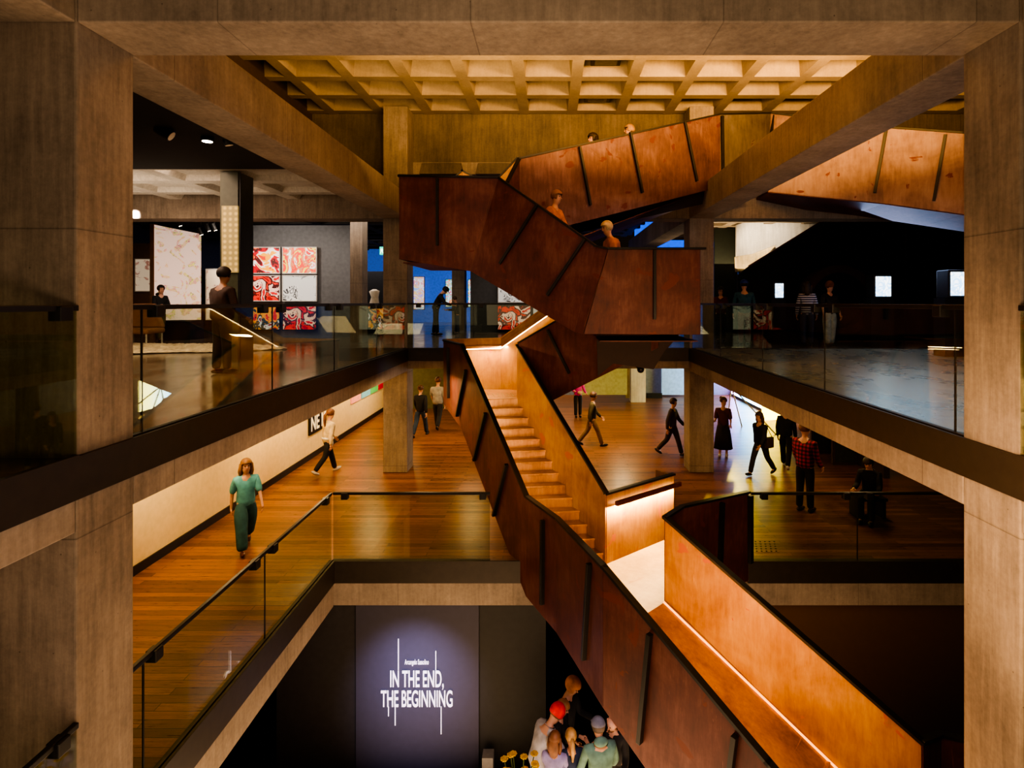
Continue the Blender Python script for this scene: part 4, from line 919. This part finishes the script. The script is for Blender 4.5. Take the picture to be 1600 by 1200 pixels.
# armchair peeking at left of gallery
ch_ = based(thing('upholstered_chair', 'brown upholstered chair with pale legs left of the hooded person', 'chair', V(218, 535, 15.4)))
c = V(219, 535, 15.4); c.z = ZU
MB().box(c+Vector((-.5,-.35,.35)), c+Vector((.42,.4,.5))).build('seat', plain('tan_upholstery', (.26,.13,.07), .8), ch_, bevel=.05)
MB().hexa([c+Vector(q) for q in ((-.5,.25,.5), (.42,.25,.5), (.42,.42,.5), (-.5,.42,.5))], [c+Vector(q) for q in ((-.5,.40,1.15), (.1,.40,1.15), (.1,.52,1.15), (-.5,.52,1.15))]).build('backrest', plain('tan_upholstery', (.26,.13,.07), .8), ch_, bevel=.04)
for q in ((-.42,-.28), (.36,-.28), (-.42,.33), (.36,.33)): MB().tube([c+Vector((q[0],q[1],0)), c+Vector((q[0],q[1],.37))], .02).build('leg', plain('pale_metal', (.5,.48,.42), .4), ch_)
# track lights
def track_light(px, py, Y, label, aim=(0,0,-1), r=.09, on=6, col=(1,.85,.65), group=None):
    c = V(px, py, Y); t = based(thing('track_light', label, 'spotlight', c, group=group)); d = Vector(aim).normalized()
    MB().tube([c-d*.22, c], [r, r], 14).build('housing', BLK, t); MB().tube([c-d*.005, c+d*.006], [r*.82, r*.82], 14).build('lens', glow(f'lens_{on}', col, on), t)
    top = Vector((c.x, c.y, H(2.58))) if c.z < H(2.5) else c+Vector((0,0,.3))
    MB().tube([c-d*.12, top], .018, 6).build('stem', BLK, t); return t
track_light(324, 221, 9.0, 'black track spotlight with a bright round lens, nearest in the left gallery', on=12)
track_light(268, 213, 8.6, 'unlit black track spotlight tilted under the dark soffit', (.7,.2,-.5), on=.01)
track_light(358, 227, 9.2, 'dim black track spotlight right of the bright one', (.2,.2,-1), on=.02, r=.07)
track_light(262, 278, 12.5, 'black spotlight on the far track, left of the pair', on=2, r=.07)
track_light(292, 280, 12.5, 'black spotlight on the far track, right of the pair', on=3, r=.07)
for x, y in ((282, 353), (327, 361), (337, 360), (315, 367)):
    track_light(x, y, 17, 'tiny bright spotlight above the tall painting', (.3,.3,-1), on=14, r=.05, group='small spotlights above the tall painting')
tag(MB().bar(V(205, 262, 12.6), V(440, 262, 12.6), .05, .05).build('lighting_track', BLK), 'long thin black lighting track under the left gallery soffit', 'track')
# ceiling fixtures in the waffle
for x, y, Y in ((578, 89, 11.9), (947, 97, 12.3), (933, 164, 14.6)):
    c = V(x, y, Y); c.z = ZC+.12
    t = based(thing('ceiling_floodlight', {578: 'square black floodlight in a ceiling coffer, left one', 947: 'square black floodlight in a ceiling coffer, right of centre', 933: 'square black floodlight in a far ceiling coffer above the stair heads'}[x], 'floodlight', c))
    MB().box(c+Vector((-.32,-.2,0)), c+Vector((.32,.2,.12))).build('housing', BLK, t, bevel=.01); MB().box(c+Vector((-.24,-.14,-.01)), c+Vector((.24,.14,0))).build('lens', plain('dark_lens', (.08,.07,.05), .2), t)
    MB().box(c+Vector((-.02,-.02,.1)), c+Vector((.02,.02,.31))).build('bracket', BLK, t)

# ---- right gallery
cwl = [V(1150, 425, 20), V(1150, 352, 20), V(1190, 338, 20), V(1330, 318, 20), V(1330, 425, 20)]
struct(MB().plate(cwl, .1).build('wall_lit', CONL), 'pale lit board-marked concrete wall in the right gallery')
rk = [V(1150, 425, 19.8), V(1149, 401, 19.8), V(1175, 397, 19.8), V(1212, 383, 19.8), V(1200, 396, 19.8), V(1175, 414, 19.8), V(1160, 424, 19.8)]
tag(MB().plate(rk, .25).build('rough_stone_edge', mat_concrete('crumbled_stone', (.22,.15,.06), (.75,.6,.35), rough=.95, bump=1.0), bevel=.03), 'crumbling yellowish broken stone edge at the foot of the lit wall', 'stone')
sg = based(thing('escalator_balustrade', 'black sloping stair side with a thin rusty edge in the right gallery', 'stair side', V(1300, 500, 18)))
MB().plate([V(1152, 430, 18), V(1175, 412, 18), V(1308, 332, 18), V(1412, 332, 18), V(1412, 531, 18), V(1152, 531, 18)], .1).build('side_panel', DARK, sg)
MB().bar(V(1170, 416, 17.9), V(1308, 331, 17.9), .08, .05).build('rusty_edge', RUST, sg)
struct(MB().plate([V(1116, 357, 21), V(1152, 357, 21), V(1152, 531, 21), V(1116, 531, 21)], .1).build('wall_partition', plain('dark_green_wall', (.02,.025,.015), .7)), 'dark green wall strip beside the far right column')
# deep blue wall behind, its lighting put in as emission
slab('wall_partition', 992, 1200, 300, 386, 27, plain('self_glow_blue_wall', (.01,.10,.8), .6, emit=1.3), label='electric blue lit wall high behind the stair')
# wheel-like dark drum
wh = based(thing('drum', 'large dark rusty drum standing behind the person in white trousers', 'drum', V(1316, 540, 16.5)))
c = V(1312, 470, 16.8); mb = MB(); seg = 36
ri, ro = .82, 1.05
for yy in (0, .5):
    for rr in (ri, ro):
        for i in range(seg): a = 2*PI*i/seg; mb.v.append(c+Vector((math.cos(a)*rr, yy, math.sin(a)*rr)))
for i in range(seg):
    j_ = (i+1) % seg; A, B, C_, D_ = 0, seg, 2*seg, 3*seg
    mb.f += [(A+i, A+j_, B+j_, B+i), (C_+i, D_+i, D_+j_, C_+j_), (B+i, B+j_, D_+j_, D_+i), (A+i, C_+i, C_+j_, A+j_)]
mb.build('rim', plain('dark_rust', (.07,.025,.012), .6, .3), wh)
MB().tube([c+Vector((0,.3,0)), c+Vector((0,.34,0))], [.8, .8], 30).build('back_disc', BLK, wh)
MB().box((c.x-.4, 16.8, ZU), (c.x+.4, 17.3, c.z-.95)).build('cradle', BLK, wh)
# box television screens
scr = mat_art('flickering_blue_screen', [(.55,.75,.95), (.8,.9,1), (.35,.6,.9), (.9,.95,1)], 4, 1.5, 2.2, None, 11)
for (x0, x1, y0, y1, Y, lbl) in ((1211, 1224, 443, 465, 17, 'small glowing television, leftmost in the right gallery'), (1368, 1392, 432, 463, 15, 'glowing television showing a pale blue picture, middle of the right gallery'), (1485, 1512, 425, 462, 12.5, 'bright glowing television beside the right foreground column')):
    a = V(x0, y1, Y); b = V(x1, y0, Y); t = based(thing('television', lbl, 'television', (a.x, Y, a.z)))
    MB().box((a.x-.04, Y, a.z-.05), (b.x+.04, Y+.4, b.z+.05)).build('casing', BLK, t, bevel=.02); MB().box((a.x, Y-.012, a.z), (b.x, Y, b.z)).build('screen', scr, t, bevel=.01)
    MB().box((a.x-.1, Y+.02, ZU), (b.x+.1, Y+.4, a.z-.05)).build('stand', BLK, t)
# red fire call point
t = based(thing('fire_call_point', 'small red fire alarm call point on the dark wall of the right gallery', 'alarm', V(1351, 445, 17.8)))
MB().box(V(1348, 450, 17.85), V(1356, 437, 17.93)).build('housing', plain('alarm_red', (.4,.02,.01), .5, emit=.15), t); MB().box(V(1352, 448, 17.83), V(1359, 442, 17.85)).build('plate', plain('alarm_plate', (.5,.35,.25), .5), t)
# ---- middle level back
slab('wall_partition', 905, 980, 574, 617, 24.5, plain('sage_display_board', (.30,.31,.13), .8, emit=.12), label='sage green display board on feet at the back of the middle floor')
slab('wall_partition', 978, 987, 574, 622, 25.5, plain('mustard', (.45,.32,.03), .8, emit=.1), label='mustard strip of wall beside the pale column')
tag(MB().box((V(986, 0, 25).x, 25, ZM), (V(1009, 0, 25).x, 25.5, ZU-.35)).build('concrete_column', CONL), 'pale brightly lit concrete column at the back of the middle floor', 'column')
tag(MB().box(V(1010, 622, 26), V(1034, 614, 26.1)).build('baseboard_back', BLK), 'dark skirting at the foot of the grey wall', 'skirting')
slab('wall_partition', 1034, 1072, 574, 617, 26.5, plain('light_blue_wall', (.30,.42,.55), .8, emit=.25), label='light blue lit wall left of the far right column')  # emission stands in for lamps shining on this wall
# dome camera under the stair
t = based(thing('dome_camera', 'small dark dome camera hanging under the stair beside the back wall', 'camera', V(1001, 580, 12)))
c = V(1001, 575, 12); MB().tube([c+Vector((0,0,.12)), c+Vector((0,0,.02)), c], [.1, .1, .08], 12).build('mount', BLK, t); MB().ball(c-Vector((0,0,.03)), .075).build('dome', BLK, t, smooth=True)
# long lit screen on right + tripod
def screen_mat():
    m, nt, bb, out = newmat('yellow_to_cyan_glow'); L = nt.links.new; mp = coords(nt); s_ = N(nt, 'ShaderNodeSeparateXYZ'); L(mp.outputs[0], s_.inputs[0])
    mr = N(nt, 'ShaderNodeMapRange', i_1=-1.0, i_2=4.6); L(s_.outputs[1], mr.inputs[0]); r = ramp(nt, mr.outputs[0], [(0, (.95,.70,.08)), (.3, (.95,.85,.30)), (.5, (.45,.75,.95)), (.75, (.08,.5,.95)), (1, (.55,.3,.9))]); L(r.outputs[0], bb.inputs['Base Color']); L(r.outputs[0], bb.inputs['Emission Color']); bb.inputs['Emission Strength'].default_value = 13; return m
lt = based(thing('light_screen', 'long low glowing screen fading from yellow to blue on the right of the middle floor', 'screen', (8.6, 22, ZM)))
MB().plate([(8.5, 21.2, .12), (8.5, 26.8, .12), (8.5, 26.8, 2.2), (8.5, 21.2, 2.2)], .06).build('screen', screen_mat(), lt)
MB().plate([(7.85, 21.19, .02), (8.5, 21.19, .02), (8.5, 21.19, 2.2), (7.85, 21.19, 2.2)], .03).build('added_glow_panel', glow('yellow_glow', (.95,.68,.04), 9), lt)  # glowing panel added to throw a yellow streak on the floor
MB().box((8.47, 21.22, 0), (8.6, 26.8, .12)).build('plinth', BLK, lt)
tr = based(thing('tripod', 'slender metal tripod standing on the floor by the glowing screen', 'tripod', VZ(1152, 21, ZM)))
c = VZ(1143, 20.5, 1.35)
for q in ((-.1, .2), (.25, -.35), (.95, -1.6)):
    MB().tube([c, Vector((c.x+q[0], c.y+q[1], 0))], .022, 6).build('leg', plain('pale_metal', (.5,.48,.42), .4), tr)
MB().tube([c-Vector((0,0,.02)), c+Vector((0,0,.12))], .06, 10).build('head', BLK, tr)
# doors on right
def glass_door(px0, px1, Y, lbl, zt=2.4):
    a = VZ(px0, Y, ZM); b = VZ(px1, Y, ZM); t = based(thing('glass_door', lbl, 'door', a)); w = .07
    fm = plain('bronze_frame', (.13,.075,.04), .4, .5)
    MB().box((a.x, Y, ZM), (a.x+w, Y+.08, zt)).box((b.x-w, Y, ZM), (b.x, Y+.08, zt)).box((a.x+w, Y, zt-w), (b.x-w, Y+.08, zt)).box((a.x+w, Y, ZM), (b.x-w, Y+.08, ZM+w)).build('frame', fm, t)
    MB().box((a.x+w, Y+.03, ZM+w), (b.x-w, Y+.045, zt-w)).build('glass_panel', plain('dim_glass', (.06,.065,.05), .15), t); return t
glass_door(1268, 1301, 16.6, 'glazed bronze framed door behind the plaid shirt')
glass_door(1301, 1340, 15.4, 'second glazed bronze framed door, nearer the railing')
sbox('wall_right', (VZ(1340, 15.4, 0).x, 14.2, ZM), (VZ(1340, 15.4, 0).x+.15, 16, ZU-.33), DARKB, label='dark wall right of the glazed doors')
# things on the cream wall
def wallart(y0, y1, z0, z1, col, name, lbl, emit=.15):
    t = MB().box((-6.598, y0, z0), (-6.56, y1, z1)).build(name, plain('paint_'+lbl.split()[0], col, .7, emit=emit)); return tag(t, lbl, 'poster')
def wy(px): return 6.58*F/(VX-px)
wallart(wy(548.6), wy(563), .95, 2.6, (.85,.32,.25), 'poster', 'pink poster on the cream wall, leftmost of the coloured row')
wallart(wy(565), wy(578), .95, 2.6, (.20,.45,.52), 'poster', 'teal patterned poster on the cream wall, second in the row')
wallart(wy(579), wy(590), .95, 2.6, (.12,.50,.12), 'poster', 'green poster on the cream wall, third in the row')
wallart(wy(591.5), wy(600.5), .95, 2.6, (.50,.01,.04), 'poster', 'crimson poster on the cream wall, beside the far column')
# ---- lettering
def text(body, size, name, mat, M, ext=.008, sx=1.0, bold=0, align='CENTER', parent=None, sp=1.0):
    cu = bpy.data.curves.new(name, 'FONT'); cu.body = body; cu.size = size; cu.extrude = ext; cu.align_x = align; cu.offset = bold; cu.space_line = .9; cu.space_character = sp
    o = bpy.data.objects.new('tmp', cu); COL.objects.link(o); dg = bpy.context.evaluated_depsgraph_get(); me = bpy.data.meshes.new_from_object(o.evaluated_get(dg)); bpy.data.objects.remove(o)
    for v in me.vertices: v.co = M @ Vector((v.co.x*sx, v.co.y, v.co.z))
    me.materials.clear(); me.materials.append(mat); me.name = name
    r = bpy.data.objects.new(name, me); COL.objects.link(r)
    if parent is not None:
        off = Vector(parent['_base']); me.transform(Matrix.Translation(-off)); r.parent = parent
    return r
LET = plain('white_lettering', (.85,.80,.86), .6, emit=.55, var=0)
Yw = 9.74
def textpx(body, x0, x1, ytop, ybot, name, parent, bold=.012):
    """condensed lettering fitted to a measured width and cap height"""
    capr = .72; h = (ybot-ytop)*Yw/F; size = h/capr; w = (x1-x0)*Yw/F
    cu = bpy.data.curves.new('m', 'FONT'); cu.body = body; cu.size = size; cu.offset = bold*size; o = bpy.data.objects.new('m', cu); COL.objects.link(o); bpy.context.view_layer.update(); ow = o.dimensions.x; bpy.data.objects.remove(o)
    base = V((x0+x1)/2, ybot, Yw); M = Matrix.Translation(base) @ Matrix.Rotation(PI/2, 4, 'X')
    return text(body, size, name, LET, M, .006, w/ow, bold*size, 'CENTER', parent)
ti = based(thing('wall_title', 'white exhibition title lettering reading In the End, the Beginning on the charcoal wall', 'wall lettering', V(652, 1080, Yw)))
textpx('Arcangelo Sassolino', 632.5, 670, 1030, 1038, 'name_line', ti, .004)
textpx('IN THE END,', 609.5, 693, 1047, 1073, 'first_line', ti, .012)
textpx('THE BEGINNING', 595.5, 707.5, 1078, 1104, 'second_line', ti, .012)
for x, y0, y1 in ((622.5, 998, 1047), (681, 1017, 1047), (607, 1104, 1119), (617.5, 1104, 1133.5), (689.3, 1104, 1147)):
    MB().bar(V(x, y0, Yw-.004), V(x, y1, Yw-.004), .014, .008, up=(0,1,0)).build('vertical_line', LET, ti)
# members sign on cream wall: letters run into depth
ms = based(thing('wall_sign', 'black block with cream letters on the cream wall, partly behind the walker', 'sign', (-6.57, wy(484), 1.2)))
MB().box((-6.6, wy(482.5), .68), (-6.55, wy(503), 1.25)).build('backing', BLK, ms)
for i, ch in enumerate('NEMP'):
    M = Matrix.Translation((-6.545, wy(483)+.04+(.36*i if ch != 'P' else 1.22), .78)) @ Matrix.Rotation(PI/2, 4, 'Z') @ Matrix.Rotation(PI/2, 4, 'X')
    text(ch, .56, 'letter', plain('cream_letters', (.8,.7,.5), .7, emit=.2), M, .004, .80, .012, 'LEFT', ms)
# ground floor bits
fl = based(thing('yellow_flowers', 'yellow flowers at the bottom of the picture in front of the red beanie', 'flowers', (V(812, 1195, 8.0).x, 7.75, ZG)))
vx = V(812, 1195, 7.75); rnd = random.Random(5)
MB().tube([(vx.x, 7.75, ZG), (vx.x, 7.75, ZG+.9)], [.16, .18], 14).build('vase', BLK, fl, smooth=True)
for i in range(16):
    p = Vector((vx.x+rnd.uniform(-.22,.22), 7.75+rnd.uniform(-.18,.18), vx.z+rnd.uniform(-.22,.1)))
    sm_ = MB().tube([(vx.x, 7.75, ZG+.85), p], .008, 5).build('stem', plain('stem_green', (.05,.09,.02), .7), fl)
    mb = MB().ball(p, (.022,.022,.014), 8, 6)
    for k_ in range(7):
        a = k_*PI/3.5; mb.ball(p+Vector((math.cos(a)*.032, math.sin(a)*.032, .01)), (.026,.026,.012), 6, 4)
    h = mb.build('flower_head', plain('petal_yellow', (.75,.5,.02), .6), fl)
tag(MB().box(V(753, 1200, 9.5)-Vector((0,0,2)), V(772, 1170, 9.7)).build('plinth', plain('grey_plinth', (.25,.25,.26), .7)), 'small grey plinth at the foot of the black wall', 'plinth')
# ================================================================ light and camera
def area(loc, size, power, col=(1,.72,.42), aim=(0,0,-1), sy=None, spread=180, name='area_light', along=None):
    l = bpy.data.lights.new(name, 'AREA'); l.energy = power; l.color = col; l.size = size
    if sy: l.shape = 'RECTANGLE'; l.size_y = sy
    l.spread = math.radians(spread)
    o = bpy.data.objects.new(name, l); COL.objects.link(o); o.location = loc
    o.rotation_euler = Vector(aim).to_track_quat('-Z', 'Y').to_euler()
    if along is not None:
        x = Vector(along).normalized(); z = -Vector(aim); z = (z-x*z.dot(x)).normalized(); y = z.cross(x); o.rotation_euler = Matrix((x, y, z)).transposed().to_euler()
    return o
def spot(loc, tgt, power, col=(1,.72,.42), ang=60, blend=.6, r=.05, name='spot_light'):
    l = bpy.data.lights.new(name, 'SPOT'); l.energy = power; l.color = col; l.spot_size = math.radians(ang); l.spot_blend = blend; l.shadow_soft_size = r
    o = bpy.data.objects.new(name, l); COL.objects.link(o); o.location = loc
    o.rotation_euler = (Vector(tgt)-Vector(loc)).to_track_quat('-Z', 'Y').to_euler(); return o
W = (1,.66,.30); A = (1,.74,.48); C = (.75,.85,1)
# fill from behind the viewer and from below the frame
area((0, -3, 6.5), 7, 110, (1,.72,.46), (0, 1, -.15))
area((0, 6.2, -3.2), 6, 380, (1,.66,.38), (0, .1, 1), 5.6)
area((0, 1.2, H(-1.3)), 2.2, 105, (1,.74,.5), (0, .55, 1), 1)
area((3.2, 1.0, 1.5), 2.5, 60, W, (.2, 1, .55))
area((-2.6, 1.0, 1.0), 2.5, 55, (1,.72,.5), (-.2, 1, .5))
# third floor uplighting on the waffle
area((4.6, 8.4, H(3.75)), 4.0, 1700, (1,.55,.18), (-.05, .30, 1), 1.5)
area((-1.5, 9.0, H(3.4)), 4.0, 420, (1,.60,.24), (0, .4, 1), 3.0)
spot((-.2, 12.5, H(2.0)), (-.9, 15.3, H(4.2)), 45, A, 50)
# on the front of the hanging stair
spot((-2.5, 5.2, H(3.4)), (.2, 10, H(1.0)), 95, (1,.66,.5), 55, .8, .3)
spot((2.8, 6.0, H(3.8)), (1.8, 12.5, H(3.3)), 190, (1,.84,.78), 60, .8, .3)
spot((4.9, 8.0, H(.6)), (6.8, 12.8, H(2.8)), 95, (1,.84,.76), 75, .8, .2)
# stair interior: under-handrail light
area((-1.35, 13.15, H(-1.02)), 1.3, 60, W, (.05, -.1, -1), .04)
area((-.2, 13.0, H(-.75)), 1.0, 26, W, (.2, -.5, -1), .1)
# along flight 1, from under the left coping
for t_ in (.12, .37, .62, .87):
    p = lerp(T1, T2, t_)+Vector((.09, .03, -.22)); area(p, .8, 7.5, W, (.75, .35, -.6), .04, along=T2-T1)
for t_ in (.15, .5, .85):
    p = lerp(W0, W1, t_)+nrm*.10+Vector((0,0,-.22)); area(p, .55, 34, W, (-.1, .12, -1), .04, along=W1-W0)
# flight 0: long glow on the copper wall
for t_ in (.15, .4, .65, .9):
    p = lerp(T4, T5, t_)+Vector((.12, .10, -.2)); area(p, 1.0, 22, (1,.5,.2), (.72, .62, -.1), .04, along=T5-T4)
area((2.2, 3.2, H(-1.2)), 1.6, 120, (1,.62,.34), (.25, .75, -.75))
# middle level: down lights under the upper slab
dn = [(-5.2, 6.5, 24), (-5.2, 9.5, 32), (-5.2, 13, 55), (-5.2, 17, 60), (-5.4, 21, 55), (-2.6, 12.2, 50), (-2.4, 18, 60), (1.4, 17, 90), (2.6, 20, 90), (.8, 22.5, 60), (4.2, 12.5, 45), (6.5, 12.2, 28)]
for x, y, p in dn:
    area((x, y, ZU-.38 if y > 5 else 2.6), .5, p, (1,.68,.34), (0,0,-1))
spot((6.1, 19.5, 2.7), (5.2, 13.2, 0), 500, (1,.72,.05), 40, .7, .1)  # not a down light: yellow spot added to colour the floor
area((-5.6, 9, 2.3), 3.0, 45, (1,.76,.42), (-1, .2, -.25), 1)
area((-5.6, 14, 2.3), 4.0, 60, (1,.76,.42), (-1, .2, -.25), 1)
area((-5.6, 19.5, 2.3), 4.0, 60, (1,.80,.5), (-1, .2, -.25), 1)
area((0, 26.3, 2.4), 4, 70, A, (0, .6, -1), 1)
# upper left gallery
area((-9.5, 12.5, H(1.2)), 4, 32, (1,.80,.6), (0, .3, 1), 2)  # upward light added to brighten the pale coffers
area((-9, 10.5, H(2.4)), 5, 260, (1,.72,.52), (0, .25, -1), 4)
area((-5.5, 7.0, H(2.0)), 2, 45, (1,.70,.48), (0, .3, -1), 3)
area((-7, 17.0, H(2.5)), 5, 90, (1,.85,.72), (0, .2, -1), 2)
area((-1, 18.0, H(2.7)), 4, 90, (1,.8,.65), (0, .2, -1), 2)
spot((-9.5, 15.6, H(2.3)), (-8.6, 19.2, H(.8)), 260, (1,.9,.8), 80)
spot((-10.5, 14.5, H(2.3)), (-11.4, 18.2, H(.6)), 220, (1,.9,.8), 60)
spot((-8.2, 11.0, H(2.3)), (-9.5, 13.8, ZU), 200, (1,.72,.48), 90)
spot((-5.9, 9.0, H(2.2)), (-6.0, 10.2, ZU), 90, (1,.7,.45), 90)
area((-2, 29, H(2.8)), 6, 260, (.5,.6,1), (0, .5, -1), 2)
area((-9, 24, H(2.4)), 5, 150, (.9,.85,.9), (0, .3, -1), 2)
spot((-1.5, 19.5, H(2.6)), (-.9, 22.6, H(0)), 120, (1,.9,.85), 70)
# upper right gallery
spot((7.2, 18.6, H(2.5)), (7.6, 20, H(2.0)), 160, (1,.82,.6), 110)
area((8.8, 14.0, H(1.6)), 2.5, 80, (.45,.62,1), (-.2, -1, -.8))
area((8.4, 8.0, H(1.9)), 2.5, 90, (.5,.68,1), (-.4, .1, -1))  # blue fill added to brighten the polished floor
area((6.0, 20, H(1.2)), 2, 60, (1,.75,.45), (0, -.2, 1))
# ground level
spot((-2.2, 7.6, H(-5.3)), (-2.25, 9.76, H(-6.5)), 380, (.62,.62,1), 60, 1.0)
spot((.7, 7.4, H(-5.0)), (.5, 8.6, ZG+.7), 70, (1,.8,.8), 60)
# faint ambient
w = bpy.data.worlds.new('world'); sc.world = w; w.use_nodes = True
w.node_tree.nodes['Background'].inputs[0].default_value = (1, .62, .36, 1); w.node_tree.nodes['Background'].inputs[1].default_value = .012

cam = bpy.data.cameras.new('camera'); co = bpy.data.objects.new('camera', cam); COL.objects.link(co); sc.camera = co
co.location = (0, 0, EYE); co.rotation_euler = (PI/2, 0, 0)
cam.sensor_width = 36; cam.lens = 36*F/1600; cam.shift_x = -(VX-800)/1600; cam.shift_y = (VY-600)/1600
cam.clip_start = .05; cam.clip_end = 200
sc.view_settings.view_transform = 'AgX'; sc.view_settings.look = 'AgX - High Contrast'; sc.view_settings.exposure = 0.18
sc.cycles.use_denoising = True; sc.cycles.max_bounces = 8; sc.cycles.transparent_max_bounces = 16
sc.cycles.sample_clamp_indirect = 3.0; sc.cycles.caustics_reflective = False; sc.cycles.caustics_refractive = False

for o in bpy.data.objects:
    if '_base' in o: del o['_base']
